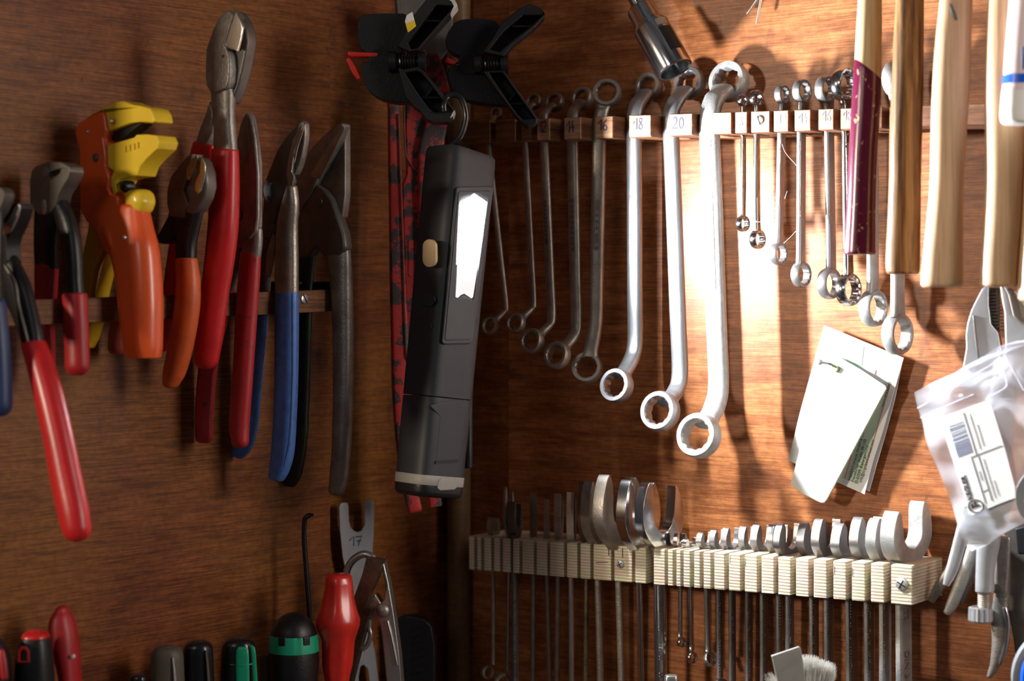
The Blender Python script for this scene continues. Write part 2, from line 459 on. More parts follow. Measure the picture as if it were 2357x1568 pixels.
# ================================================================ THE SETTING
def wallbox(name, fr, x0, x1, z0, z1, d0, d1, mat, rz):
    m = M(); a0 = fr.ab(x0, HY)[0]; a1 = fr.ab(x1, HY)[0]
    c = fr.w((a0 + a1) / 2, (z0 + z1) / 2, (d0 + d1) / 2)
    box(m, c, fr.x * (a1 - a0) / 2, fr.n * (d1 - d0) / 2, UP * (z1 - z0) / 2)
    o = build(name, m, mat, rotz=rz, bevel=.0006, seg=1); o['kind'] = 'structure'; return o
wr = FR(0); wl = FL(0)
wallbox('wall_right', wr, 1170, 3000, -.62, .55, -.018, 0, WALLR, -AR)
wallbox('trim_1', wr, 1030, 1169, -.62, .55, -.018, -.006, WALLR, -AR)        # recessed strip beside the corner
wallbox('wall_left', wl, -460, 749.5, -.62, .55, -.014, .006, WALLL, AL)  # unseen left end lengthened to shade the corner from the side light
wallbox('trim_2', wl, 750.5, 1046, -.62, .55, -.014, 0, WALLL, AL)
m = M()                                                                        # rounded corner post
c0 = FR(.004).p(1056, HY)
lathe(m, Vector((c0.x, c0.y, -.62)), UP, [(0, .0105), (1.17, .0105)], 28)
o = build('trim_3', m, POSTW); o['kind'] = 'structure'

# ================================================================ RAILS
def comb(m, fr, x0, x1, yt0, yt1, yb0, yb1, depth, slots, sdepth, xt0=None, xt1=None):
    """bar with saw slots; heights run linearly between the two ends."""
    a0 = fr.ab(x0, HY)[0]; a1 = fr.ab(x1, HY)[0]
    def zt(a, ya, yb):
        za = fr.p(x0, ya).z; zb = fr.p(x1, yb).z
        return za + (zb - za) * (a - a0) / (a1 - a0)
    pts = [(a0, 0)]
    for xl, xr in slots:
        l, r = fr.ab(xl, HY)[0], fr.ab(xr, HY)[0]
        pts += [(l, 0), (l, -sdepth), (r, -sdepth), (r, 0)]
    pts += [(a1, 0), (a1, -depth), (a0, -depth)]
    top = [fr.w(a, zt(a, yt0, yt1), d) for a, d in pts]; bot = [fr.w(a, zt(a, yb0, yb1), d) for a, d in pts]
    slab(m, top, bot); return m
# lower plywood rail
LOWC = [1094, 1110, 1133, 1153, 1177, 1198, 1231, 1262, 1301, 1332, 1362, 1410, 1458]
lows = [(c - 3.5, c + 3.5) for c in LOWC] + [(1486.5, 1504.3), (1530, 1536.9), (1548.7, 1556.3), (1566.5, 1572.9), (1588.3, 1597.2), (1611, 1618.9),
        (1635.7, 1643.7), (1667.4, 1677.3), (1704, 1713.9), (1742.5, 1752.4), (1781, 1791), (1819.3, 1831.8), (1861.3, 1872.5),
        (1902.3, 1917.9), (1947, 1960.4), (1990.7, 2004.5), (2034.5, 2050.9)]
fr = FR(RAILR)
m = comb(M(), fr, 1079, 2098.8, 1234, 1303, 1311, 1394, RAILR, lows, .032)
low_rail = T('wrench_rail', 'pale plywood rail with saw-cut slots, low on the wall under the open-ended wrenches', 'rail', fr.p(1600, 1350))
build('slotted_board', m, PLY, low_rail, bevel=.0005, seg=1)
screw(fr, 2076, 1345, .0049, low_rail, True, 62, d=.0002)
screw(fr, 1428, 1299, .0034, low_rail, True, 30, d=.0002, mat=GALV)
pen('pencil_mark', '|', fr, 1398, 1279, 26, INK, low_rail, 10, .0004)
pen('pencil_mark', '-', fr, 1372, 1305, 20, INK, low_rail, 30, .0003)
pen('pencil_mark', '|', fr, 1430, 1284, 22, INK, low_rail, 10, .0004)
for x, y in ((1679, 1298), (1714, 1304), (1919, 1322), (1961, 1326)): pen('pencil_mark', '|', fr, x, y, 18, INKB, low_rail, 4, .0003)
# upper oiled rail
ups = [(1128, 1140), (1186, 1200), (1222, 1237), (1266, 1299), (1338, 1370), (1412, 1448), (1500, 1541), (1595, 1642), (1684, 1692.5), (1720, 1729),
       (1772, 1781), (1815, 1829), (1866, 1884), (1919, 1935), (1966, 1984), (2030, 2047)]
up_rail = T('spanner_rail', 'slotted wooden rail with pen-written sizes, holding the ring spanners', 'rail', fr.p(1600, 285))
m = comb(M(), fr, 1062, 2420, 278.5, 233, 331.5, 280, RAILR, ups, .036)
build('slotted_board', m, RAILW, up_rail, bevel=.0005, seg=1)
m = M()         # planed bare front faces between the slots
faces = [(1238, 1265, 1), (1300, 1337, 1), (1371.5, 1410.5, 1), (1449.5, 1498, 1), (1543, 1593, 1), (1643.5, 1683, 2), (1693.5, 1719, 2), (1730, 1771, 2), (1782, 1814, 2), (1830, 1865, 2), (1885, 1918, 2), (1936, 1965, 2)]
def upz(x, t):      # top and bottom pixel rows of the upper rail
    k = fr.ab(x, HY)[0]; a0 = fr.ab(1062, HY)[0]; a1 = fr.ab(2420, HY)[0]; s = (k - a0) / (a1 - a0)
    z0, z1 = ((278.5, 233) if t else (331.5, 280)); za = fr.p(1062, z0).z; zb = fr.p(2420, z1).z
    return za + (zb - za) * s
for x0, x1, kind in faces:
    a0, a1 = fr.ab(x0, HY)[0], fr.ab(x1, HY)[0]
    slab(m, [fr.w(a0, upz(x0, 0) + .0006, .0006), fr.w(a1, upz(x1, 0) + .0006, .0006), fr.w(a1, upz(x1, 1) - .0006, .0006), fr.w(a0, upz(x0, 1) - .0006, .0006)],
            [fr.w(a0, upz(x0, 0) + .0006, -.0004), fr.w(a1, upz(x1, 0) + .0006, -.0004), fr.w(a1, upz(x1, 1) - .0006, -.0004), fr.w(a0, upz(x0, 1) - .0006, -.0004)])
build('planed_faces', m, BLOCKW, up_rail, smooth=False)
for s, x, y, h, w in (('12', 1240, 304, 26, 15), ('14', 1304, 305, 27, 15), ('16', 1376, 300, 25, 18), ('18', 1458, 298, 26, 18), ('20', 1548, 296, 26, 18)):
    pen('size_number', s, fr, x, y, h, INK, up_rail, w, .00055, .0008)
for s, x, y, h, w in (('6', 1658, 292, 24, 14), ('8', 1701, 292, 25, 14), ('12', 1789, 286, 24, 16), ('14', 1838, 285, 24, 16), ('16', 1892, 279, 24, 16), ('18', 1940, 279, 24, 16)):
    pen('size_number', s, fr, x, y, h, INKB, up_rail, w, .0005, .0008)
screw(fr, 1748, 277, .0036, up_rail, False, -72, d=.0006)
# left rail
fl = FL(RAILL)
lrail = T('plier_rail', 'dark wooden batten across the left panel that the pliers hang from', 'rail', fl.p(400, 700))
m = comb(M(), fl, -60, 768, 695, 666.5, 755, 717, .007, [], .01)
build('batten', m, RAILW, lrail, bevel=.0005, seg=1)
screw(fl, 699.5, 688, .0037, lrail, False, -58, d=.0003, name='slotted_screw')
for x in (628, 741):    # black stand-off brackets
    m = M(); c = FL((RAILL - .001) / 2).p(x, 652); box(m, c, fl.x * .011, fl.n * (RAILL - .007 - .006) / 2, UP * .0012)
    box(m, c - UP * .008, fl.x * .0012, fl.n * (RAILL - .013) / 2, UP * .008)
    build('bracket', m, BLKST, lrail, bevel=.0004, seg=1)

# ================================================================ OFFSET RING SPANNERS
def ring_spanner(label, sh_t, sh_b, wpx, rt, rb, dep, off, rot=None, mat=None, mark=True, stamp=None):
    """sh_t/sh_b shaft pixel ends at the bends; rt/rb (x,y,outer radius mm); dep: shaft behind rail front."""
    mat = mat or STEEL
    d0 = RAILR - dep; f0 = FR(d0)
    base = f0.p((sh_t[0] + sh_b[0]) / 2, (sh_t[1] + sh_b[1]) / 2)
    g = T('ring_spanner', label, 'spanner', base, 'offset ring spanners on the upper rail')
    side = eR; on = nR
    if rot is not None:
        on = yawn(rot); side = UP.cross(on)
        if side.x < 0: side = -side
    A = f0.p(*sh_t); B = f0.p(*sh_b)
    wm = wpx / 2.6 / 1000 / 2; tm = wm * .6
    if rot is not None: wm = wpx / 2.88 / 1000 / 2
    if rot is None:
        fct = FR(d0 - off); fcb = FR(d0 + off); CT = fct.p(rt[0], rt[1]); CB = fcb.p(rb[0], rb[1])
    else:
        CT = f0.p(rt[0], rt[1]) - on * off * .6; CB = f0.p(rb[0], rb[1]) + on * off * .6
    m = M()
    ax = (A - B).normalized()
    def row(c, tdir, w, t):
        tv = tdir.cross(side).normalized(); return (c, side * w, tv * t)
    rows = []
    ro_t, ro_b = rt[2] / 1000, rb[2] / 1000
    dT = (CT - A).normalized(); dB = (CB - B).normalized()
    rows.append(row(CT - dT * ro_t * .72, dT, ro_t * .60, ro_t * .33))
    rows.append(row(CT - dT * ro_t * 1.15, dT, max(wm * 1.05, ro_t * .42), ro_t * .30))
    rows.append(row(A + dT * wm * 1.2, (dT + ax).normalized(), wm * 1.04, tm * 1.15))
    rows.append(row(A - ax * wm * 1.3, ax, wm, tm))
    for t in (.25, .5, .75): rows.append(row(A + (B - A) * t, ax, wm, tm))
    rows.append(row(B + ax * wm * 1.3, ax, wm, tm))
    rows.append(row(B + dB * wm * 1.2, (dB - ax).normalized() * -1, wm * 1.04, tm * 1.15))
    rows.append(row(CB - dB * ro_b * 1.15, -dB, max(wm * 1.05, ro_b * .42), ro_b * .30))
    rows.append(row(CB - dB * ro_b * .72, -dB, ro_b * .60, ro_b * .33))
    fixed = [rows[0]]
    for r in rows[1:]:      # keep thickness vectors on one side
        if r[2].dot(fixed[-1][2]) < 0: r = (r[0], r[1], -r[2])
        fixed.append(r)
    loft3(m, fixed, 2.6, 18, 5, (0, 0))
    build('shaft', m, mat, g)
    for C, dd, ro in ((CT, dT, ro_t), (CB, dB, ro_b)):
        m = M(); tilt = (on + UP * .22 * (1 if C is CT else 1)).normalized()
        ringhead(m, C, tilt, ro, ro * .69, ro * .72)
        build('ring_head', m, mat, g)
    if mark:        # sunk maker's panel along the front of the shaft
        h0, h1 = mark if isinstance(mark, tuple) else (.36, .66)
        m = M(); fn = on
        for (w_, d_, mm) in ((.36, 0.0, 0),):
            pts = []
            P0 = A + (B - A) * h0; P1 = A + (B - A) * h1; r = wm * .38
            for i in range(9): a = pi * i / 8; pts.append(P0 + side * r * cos(a) + ax * r * sin(a))
            for i in range(9): a = pi + pi * i / 8; pts.append(P1 + side * r * cos(a) + ax * r * sin(a))
            slab(m, [p + fn * (tm + .0002) for p in pts], [p + fn * (tm - .0008) for p in pts])
        pn = build('stamped_panel', m, DARKST if mat is not DUST else OLDST, g, smooth=False)
        m = M(); k = int((P1 - P0).length / (r * 2.2)); rnd = random.Random(int(sh_t[0]))
        for i in range(k):
            c = P0 + (P1 - P0) * ((i + .5) / k) + fn * (tm + .0003)
            if rnd.random() < .85:
                box(m, c + side * r * .45, side * r * .12, ax * r * .75, fn * .0001)
                box(m, c - side * r * .45, side * r * .12, ax * r * .75, fn * .0001)
                if rnd.random() < .6: box(m, c, side * r * .5, ax * r * .14, fn * .0001)
        build('raised_lettering', m, mat, pn, smooth=False)
    if stamp:
        ff = Fr(A + on * (tm + .0002), on)
        text('size_stamp', stamp[0], ff, stamp[1], stamp[2], .0055, -90, DARKST, g, d=.0003, sx=.8)
    return g
R = ring_spanner
R('small ring spanner farthest left on the upper rail, half hidden behind the work lamp', (1121, 300), (1165, 712), 13, (1143, 262, 6.0), (1129, 750, 7.5), .014, .017, mark=False, mat=OLDST)
R('slim ring spanner just right of the work lamp, head against the black clamp tip', (1206, 268), (1228, 705), 15, (1230, 234, 7), (1188, 744, 8.5), .014, .018, mark=False, mat=OLDST)
R('worn ring spanner in the slot beside the block numbered 12', (1250, 265), (1270, 742), 21, (1277, 236, 8.6), (1225, 785, 10.5), .015, .020, mat=OLDST, mark=(.42, .62))
R('ring spanner hanging behind the block numbered 14', (1317, 262), (1327, 765), 27, (1341, 226, 9.6), (1283, 818, 11.5), .018, .0225, mat=OLDST, mark=(.4, .62))
R('ring spanner turned flat to the room behind the block numbered 16', (1381, 275), (1371, 752), 34, (1395, 213, 12), (1354, 846, 13), .020, .008, rot=-14, mat=OLDST, mark=(.40, .62))
R('ring spanner hanging behind the block numbered 18, its top ring under the chrome socket', (1460, 252), (1462, 812), 35, (1494, 200, 11.8), (1420, 888, 14), .020, .026, mark=(.36, .64))
R('ring spanner hanging behind the block numbered 20', (1543, 252), (1566, 885), 36, (1588, 192, 13.5), (1520, 947, 16), .016, .029, mark=(.37, .63))
R('largest ring spanner, brightly lit, right of the block numbered 20', (1632, 245), (1655, 918), 44, (1678, 188, 16.6), (1609, 1003, 17.6), .010, .030, mat=DUST, mark=(.30, .62), stamp=('20', 1629, 322))

# ================================================================ FLAT RING SPANNERS (edge-on in narrow slots)
def flat_ring(label, slot, xt, yt, rt, sh, xb, yb, rb, wsil, mat=None, t=.0042, dep=None, mark=None):
    """xt,yt,rt top ring; sh: list of shaft pixel points; wsil silhouette width px."""
    mat = mat or STEEL
    f = FS(slot, 285)
    g = T('ring_spanner', label, 'spanner', f.p(sh[0][0], (yt + yb) / 2), 'flat ring spanners on the upper rail')
    m = M(); wp = max(5, wsil - t * 1000 * 2.1)
    rows = [(x, y, wp, t * 1000) for x, y in sh]
    rows[0] = (rows[0][0], rows[0][1], wp * 1.25, t * 1100); rows[-1] = (rows[-1][0], rows[-1][1], wp * 1.3, t * 1150)
    loft(f, rows, 5, 20, 4, (0, 0), m); build('shaft', m, mat, g)
    for x, y, r in ((xt, yt, rt), (xb, yb, rb)):
        m = M(); ringhead(m, f.p(x, y), yawn(46), r / 1000, r / 1000 * .74, r / 1000 * .5 + .0018); build('ring_head', m, mat, g)
    y0, y1 = sh[1][1], sh[-2][1]; ya = y0 + (y1 - y0) * .2; yb_ = y0 + (y1 - y0) * .75
    mids = lambda y: sh[1][0] + (sh[-2][0] - sh[1][0]) * (y - y0) / (y1 - y0)
    m = M(); loft(f, [(mids(ya) + .5, ya, wp * .5, .3, t * 500 - .02), (mids((ya + yb_) / 2) + .5, (ya + yb_) / 2, wp * .5, .3, t * 500 - .02), (mids(yb_) + .5, yb_, wp * .5, .3, t * 500 - .02)], 2.2, 12, 3, (1, 1), m)
    pn = build('stamped_panel', m, OLDST, g)
    if wsil > 17:
        m = M(); rnd = random.Random(int(slot)); y = ya + 4
        while y < yb_ - 4:
            if rnd.random() < .8: box(m, f.p(mids(y) + .5, y, t / 2 + .0003), f.x * .0016, UP * .0004, f.n * .0001)
            if rnd.random() < .5: box(m, f.p(mids(y) - 1, y, t / 2 + .0003), f.x * .0003, UP * .0010, f.n * .0001)
            y += 5.5
        build('raised_lettering', m, mat, pn, smooth=False)
    return g
Q = flat_ring
Q('smallest flat ring spanner, right after the big ring spanner', 1688, 1710, 231, 4.9, [(1711, 243), (1711, 260), (1711, 420), (1710, 490), (1710, 500)], 1710, 515, 6.4, 13, CHROME, .0030)
Q('small flat ring spanner beside the screw in the rail', 1724, 1741, 226, 6.5, [(1742, 243), (1742, 260), (1742, 430), (1743, 520), (1744, 532)], 1744, 551, 7.6, 16, CHROME, .0034)
Q('flat ring spanner with a stray thread, right of the screw in the rail', 1776, 1801, 218, 7.4, [(1803, 238), (1800, 260), (1796, 420), (1793, 545), (1792, 564)], 1792, 584, 8.8, 20)
Q('flat ring spanner between the pale blocks 12 and 14', 1822, 1846, 210, 9.2, [(1847, 236), (1845, 258), (1844, 400), (1843, 585), (1843, 611)], 1844, 632, 9.8, 22)
Q('flat ring spanner between the pale blocks 14 and 16, ring half behind the next', 1875, 1901, 206, 10.6, [(1906, 230), (1908, 260), (1910, 400), (1913, 600), (1911, 626)], 1909, 653, 12.0, 24)
Q('chrome flat ring spanner beside the purple handle, right of block 16', 1927, 1943, 195, 12.8, [(1947, 226), (1948, 258), (1950, 400), (1953, 610), (1953, 638)], 1953, 667, 12.6, 24, CHROME)
Q('flat ring spanner mostly behind the purple-dipped handle', 1975, 2000, 190, 12.6, [(2004, 220), (2006, 258), (2008, 400), (2009, 640), (2009, 674)], 2010, 709, 14.2, 29, DUST, .0048)
Q('largest flat ring spanner, its low ring over the corner of the pinned papers', 2038, 2062, 182, 13.6, [(2064, 216), (2066, 256), (2066, 400), (2066, 690), (2066, 730)], 2066, 769, 15.6, 34, DUST, .0052)
m = M()     # stray lint threads
f = FR(.05)
for P in ([(1800, 332), (1808, 352), (1828, 375), (1834, 382)], [(1728, 507), (1752, 511), (1782, 497)], [(1804, 560), (1820, 545), (1832, 532)], [(1808, 452), (1812, 440), (1806, 458)]):
    tube(m, [f.p(x, y) for x, y in P], .00018, 5, 3)
tag(build('lint_thread', m, WIREM), 'wisps of pale lint caught between the small flat ring spanners', 'thread', kind='stuff')

# ================================================================ OPEN-ENDED WRENCHES ON THE PLYWOOD RAIL
HEAD = [(-.13, -.10), (-.32, .03), (-.74, .19), (-1, .42), (-.98, .68), (-.84, .90), (-.70, 1.0), (-.62, .98), (-.50, .84), (-.50, .60), (-.42, .40), (-.05, .26),
        (.34, .34), (.50, .50), (.58, .80), (.60, .92), (.74, .88), (.93, .70), (1.0, .42), (.78, .16), (.34, .02), (.13, -.10)]
GP = ('wrenches in the left part of the plywood rail', 'wrenches in the right part of the plywood rail')
def wrench(label, slot, xl, ytop, ybase, xs0, xs1, ws, ybot, mat, t=.0045, th=None, end=None, flip=False, yaw=None, group=0, ring=None, marks=0, stretch=1.0, tip=None):
    f = FS(slot, 1300, yaw=yaw); tpx = t * 1000 * 2.1
    g = T('open_end_wrench', label, 'wrench', f.p(xs0, ybase), GP[group])
    th = th or t * 1.7
    aS, zB = f.ab(xs0, ybase); aL, zT = f.ab(xl + th * 1000, ytop)[0], f.ab(xs0 - 20, ytop)[1]
    Rr = abs(aL - aS) * stretch; H = zT - zB; aC = aL + Rr if stretch != 1 else aS
    hp = [(-x, y) for x, y in reversed(HEAD)] if flip else HEAD
    if tip == 'square': hp = [p for p in hp if p not in ((-.70, 1.0), (.60, .92), (.70, 1.0), (-.60, .92))]
    pts = cat_closed(hp, 3) if tip != 'square' else cat_closed(hp, 2)
    P = [f.w(aC + x * Rr, zB + y * H) for x, y in pts]
    m = M(); slab(m, [p + f.n * th / 2 for p in P], [p - f.n * th / 2 for p in P])
    build('jaw_head', m, mat, g, bevel=th * .28 if tip != 'square' else th * .1, seg=3, ang=40)
    m = M(); wp = max(5, ws - tpx)
    rows = [(xs0, ybase - 8, wp * 1.7, th * 900), (xs0, ybase + 6, wp * 1.1, t * 1100), (xs0, ybase + 30, wp, t * 1000), ((xs0 + xs1) / 2, (ybase + ybot) / 2, wp, t * 1000), (xs1, ybot - 14, wp, t * 1000), (xs1, ybot, wp * 1.3, t * 1000)]
    loft(f, rows, 3.4, 16, 3, (0, 0), m); build('shaft', m, mat, g)
    if ring:
        m = M(); ax = (yawn(40) + UP * (ring[3] if len(ring) > 3 else 0)).normalized()
        ringhead(m, f.p(ring[0], ring[1]), ax, ring[2] / 1000, ring[2] / 1000 * .70, ring[2] / 1000 * .4 + .0012); build('ring_head', m, mat, g)
    if marks:
        m = M(); rnd = random.Random(int(slot)); y = 1385
        while y < 1560:
            if rnd.random() < .72: box(m, f.p(xs0 + (xs1 - xs0) * .5 + 1, y, t / 2 + .0001), f.x * .0022, UP * .0005, f.n * .00015)
            if rnd.random() < .5: box(m, f.p(xs0 + 3, y, t / 2 + .0001), f.x * .0004, UP * .0014, f.n * .00015)
            y += 7 + (25 if rnd.random() < .12 else 0)
        build('raised_lettering', m, mat, g, smooth=False)
    return g
W = wrench
W('thin dark wrench at the far left of the plywood rail, ring end low down', 1110, 1141, 1194, 1236, 1136, 1135, 10, 1530, OLDST, .003, ring=(1122, 1548, 6))
W('bent-shank wrench with a Y-shaped jaw, left end of the plywood rail', 1153, 1155, 1122, 1240, 1171, 1168, 12, 1545, NICKEL, .0038, ring=(1156, 1572, 8), th=.005, yaw=20)
W('dark wrench with raised lettering, right behind the bent-shank one', 1177, 1189, 1157, 1240, 1186, 1186, 20, 1640, DARKST, .004, marks=1)
W('wrench third from the tall pair of dull jaws, left stretch of the plywood rail', 1198, 1220, 1138, 1246, 1228, 1226, 13, 1640, OLDST, .004)
W('slender dull wrench with a reddish shank, left stretch of the plywood rail', 1231, 1252, 1153, 1248, 1258, 1266, 12, 1640, OLDST, .0036)
W('dull wrench left of the one with the dark inner face', 1262, 1276, 1140, 1250, 1286, 1281, 14, 1640, OLDST, .004)
W('wrench left of the two tall dull jaws, lit along its shank', 1301, 1311, 1137, 1254, 1315, 1316, 15, 1640, NICKEL, .0042)
W('narrow brass-toned wrench tucked behind the first tall dull jaw', 1332, 1330, 1112, 1256, 1351, 1347, 13, 1640, BRONZE, .004)
W('first of the two tall dull jaws on the plywood rail', 1362, 1337, 1108, 1258, 1376, 1384, 20, 1640, OLDST, .0055, th=.009, stretch=1.0)
W('second, taller dull jaw, left of the rail screw', 1410, 1366, 1092, 1264, 1423, 1432, 19, 1640, OLDST, .0058, th=.010)
W('polished wrench between the rail screw and the widest chrome jaw', 1458, 1420, 1103, 1268, 1470, 1477, 14, 1640, CHROME, .005, th=.009)
W('widest chrome jaw, standing half turned in a broad slot', 1495.5, 1461, 1110, 1268, 1518, 1522, 36, 1640, CHROME, .0055, th=.010, yaw=38, marks=1)
W('tiny wrench right beside the widest chrome jaw', 1533.5, 1550, 1230, 1268, 1566, 1566, 12, 1466, CHROME, .0026, th=.0036, ring=(1569, 1479, 4.2), group=1)
W('second tiny wrench, lower than its neighbours', 1552.5, 1570, 1241, 1270, 1589, 1592, 13, 1498, CHROME, .0028, th=.004, ring=(1593, 1514, 5.0), group=1)
W('small wrench ending in a tilted ring, third right of the widest chrome jaw', 1592.7, 1603, 1228, 1266, 1625, 1630, 15, 1500, NICKEL, .0032, th=.0045, ring=(1634, 1518, 6.0, .3), group=1)
S1 = STEEL
W('small satin wrench, fourth right of the widest chrome jaw, forked lower end', 1615, 1633, 1222, 1271, 1655, 1657, 17, 1560, S1, .0036, th=.005, group=1, ring=(1660, 1585, 8), marks=1)
W('small satin wrench, fifth right of the widest chrome jaw', 1639.7, 1660, 1217, 1274, 1685, 1686, 19, 1640, S1, .0038, th=.0052, group=1, marks=1)
W('satin wrench, sixth right of the widest chrome jaw', 1672, 1700, 1214, 1276, 1723, 1724, 20, 1640, S1, .004, th=.0055, group=1, marks=1)
W('satin wrench, seventh right of the widest chrome jaw', 1709, 1728, 1209, 1278, 1758, 1759, 22, 1640, S1, .0042, th=.006, group=1, marks=1)
W('satin wrench leaning on the neighbour at its right, mid rail', 1747.5, 1765, 1209, 1281, 1793, 1794, 18, 1640, S1, .0044, th=.0056, group=1, marks=1)
W('satin wrench with a clearly open U jaw, mid rail above the brush', 1786, 1781, 1205, 1286, 1817, 1818, 23, 1640, S1, .0046, th=.0056, group=1, marks=1)
W('satin wrench, sixth from the right end of the plywood rail', 1825, 1835, 1202, 1287, 1873, 1874, 25, 1640, S1, .0046, th=.0065, group=1, marks=1)
W('satin wrench, fifth from the right end of the plywood rail', 1866.8, 1869, 1195, 1291, 1907, 1908, 26, 1640, S1, .0046, th=.007, group=1, marks=1)
W('satin wrench with a blunt doubled tip, fourth from the right end', 1910, 1914, 1204, 1293, 1958, 1962, 31, 1640, S1, .0048, th=.0076, group=1, marks=1)
W('satin wrench, third from the right end of the plywood rail', 1953.7, 1957, 1190, 1295, 2000, 2002, 28, 1640, S1, .005, th=.0076, group=1, marks=1)
W('matt wrench with squared tips, second from the right end', 1997.6, 1995, 1190, 1299, 2037, 2038, 31, 1640, DUST, .0052, th=.0086, group=1, marks=1, tip='square')
gW = W('largest matt wrench with a wide open squared jaw, at the right end', 2042.7, 2029, 1158, 1302, 2079, 2081, 42, 1640, DUST, .0065, th=.0125, group=1, flip=True, yaw=47, tip='square', stretch=1.18)
fq = FS(2042.7, 1300, yaw=47)
text('size_stamp', '22', fq, 2086, 1402, .0058, -90, OLDST, gW, d=.0036)
text('size_stamp', 'DIN 3113', fq, 2088, 1497, .0058, -90, OLDST, gW, d=.0036)

# ================================================================ WORK LAMP
YL = 1.444
nl = yawn(38); fc = FY(1022, 750, YL, 38)
WL, DL = .0455, .0435
PT = fc.p(1061, 352); PB = fc.p(985, 1139)
axl = (PB - PT).normalized(); LL = (PB - PT).length
sl = nl.cross(axl).normalized()
if sl.x < 0: sl = -sl
lamp = T('work_lamp', 'black hand-held work lamp shining white, hanging by its hook from the spring clamp', 'lamp', PB)
def lring(t, sc=1.0, tilt=0.0, k=4.6, n=40, sd=1.0):
    c = PT + axl * t
    out = []
    for i in range(n):
        a = 2 * pi * (i + .5) / n; ca, sa = cos(a), sin(a)
        x = abs(ca) ** (2 / k) * (1 if ca >= 0 else -1); y = abs(sa) ** (2 / k) * (1 if sa >= 0 else -1)
        out.append(c + sl * x * WL / 2 * sc + nl * y * DL / 2 * sc * sd + axl * tilt * x)
    return out
m = M()
skin(m, [lring(.003, .90, .002), lring(.0, .96, .0022), lring(.0015, 1.0, .0022), lring(.008, 1.02, .001), lring(.10, 1.0), lring(.1905, .985)])
build('upper_housing', m, RUB, lamp, autos=50)
m = M(); skin(m, [lring(.1912, .95), lring(.1913, .975), lring(.194, .985), lring(.22, .98), lring(LL - .0155, .965)])
hb = build('handle_housing', m, RUB, lamp, autos=50)
m = M(); skin(m, [lring(LL - .0155, .970), lring(LL - .0150, .985), lring(LL - .0085, .985), lring(LL - .008, .970)])
build('reflective_band', m, LAMPBAND, lamp, autos=50)
m = M(); skin(m, [lring(LL - .008, .975), lring(LL - .003, .965), lring(LL, .92), lring(LL + .0012, .80)])
build('end_cap', m, BLK, lamp, autos=50)
ff = Fr(fc.o + nl * (DL / 2), nl)            # plane of the lamp's front face
prism(ff, [(1009, 1108), (1015, 1101), (1049, 1099), (1054, 1103), (1052, 1121), (1046, 1127), (1012, 1129), (1007, 1124)], .0012, -.0001, m=(m := M()))
build('band_plate', m, LAMPBAND, lamp, bevel=.0003, seg=1)
m = prism(ff, [(1049, 433), (1054, 430), (1130, 429), (1135, 433), (1087, 786), (1081, 792), (1021, 793), (1016, 788)], .0022, .0002)
panel = build('light_panel', m, RUBP, lamp, bevel=.0008, seg=2)
hole = [(1056, 474), (1091, 446), (1121, 466), (1091, 688), (1086, 692), (1078, 687), (1068, 680), (1058, 684), (1051, 690), (1045, 686)]
m = prism(ff, [(1055, 443), (1060, 440), (1126, 439), (1129, 443), (1083, 778), (1079, 783), (1028, 784), (1024, 780)], .0008, .0016, holes=[hole])
build('panel_face', m, RUBP, panel, bevel=.0003, seg=1)
LED = emit('led_glow', (.88, .94, 1.0), 3500)
LENS2 = emit('lens_glow', (.93, .96, 1.0), .55)
m = prism(ff, [(1060, 477), (1092, 451), (1117, 469), (1099, 606), (1092, 614), (1060, 616), (1053, 606)], .0010, .0013)
build('led_strip', m, LED, lamp, smooth=False)
m = prism(ff, [(1052, 607), (1060, 617), (1093, 615), (1100, 607), (1088, 684), (1084, 687), (1077, 682), (1068, 676), (1060, 679), (1053, 686), (1048, 684)], .0010, .0012)
build('lens', m, LENS2, lamp, smooth=False)
# slide clip on the lower body
m = prism(ff, [(1018, 924), (1071, 920), (1068, 948), (1064, 953), (1055, 1060), (1003, 1064), (1012, 958), (988, 934)], .0014, -.0010)
clip = build('belt_clip', m, RUB, lamp, bevel=.0004, seg=2)
m = prism(ff, [(1003, 1061), (1055, 1057), (1054, 1064), (1002, 1068)], .0004, .0000)
build('clip_slot', m, BLKST, lamp, smooth=False)
# left side: power button and hexagonal grip pads
fs_ = Fr(fc.o - sl * (WL / 2), Vector((-sl.x, -sl.y, 0)))
m = prism(fs_, [(990 + 15 * cos(a * pi / 12), (569 if sin(a * pi / 12) < 0 else 597) + 18 * sin(a * pi / 12)) for a in range(24)], .0022, .0002)
bt = build('power_button', m, BUTTON, lamp, bevel=.0005, seg=2)
m = M(); cc = fs_.p(989, 583, .0014)
P = [cc + fs_.x * .0024 * cos(a) + UP * .0024 * sin(a) for a in [radians(q) for q in range(120, 421, 20)]]
tube(m, P, .00018, 5, 1); tube(m, [cc + UP * .0008, cc + UP * .0028], .00018, 5, 1)
build('power_symbol', m, CARDE, bt)
for x, y, s in ((984, 690, 1), (976, 752, 1), (969, 815, 1), (962, 876, 1), (944, 975, .95), (934, 1050, .95)):
    hx = [(-16, -14), (4, -15), (16, -8), (18, 3), (8, 15), (-16, 11), (-20, 0)]
    m = prism(fs_, [(x + a * s, y + b * s * 1.05) for a, b in hx], .0009, -.0001)
    build('grip_pad', m, RUB, lamp, bevel=.0005, seg=2)
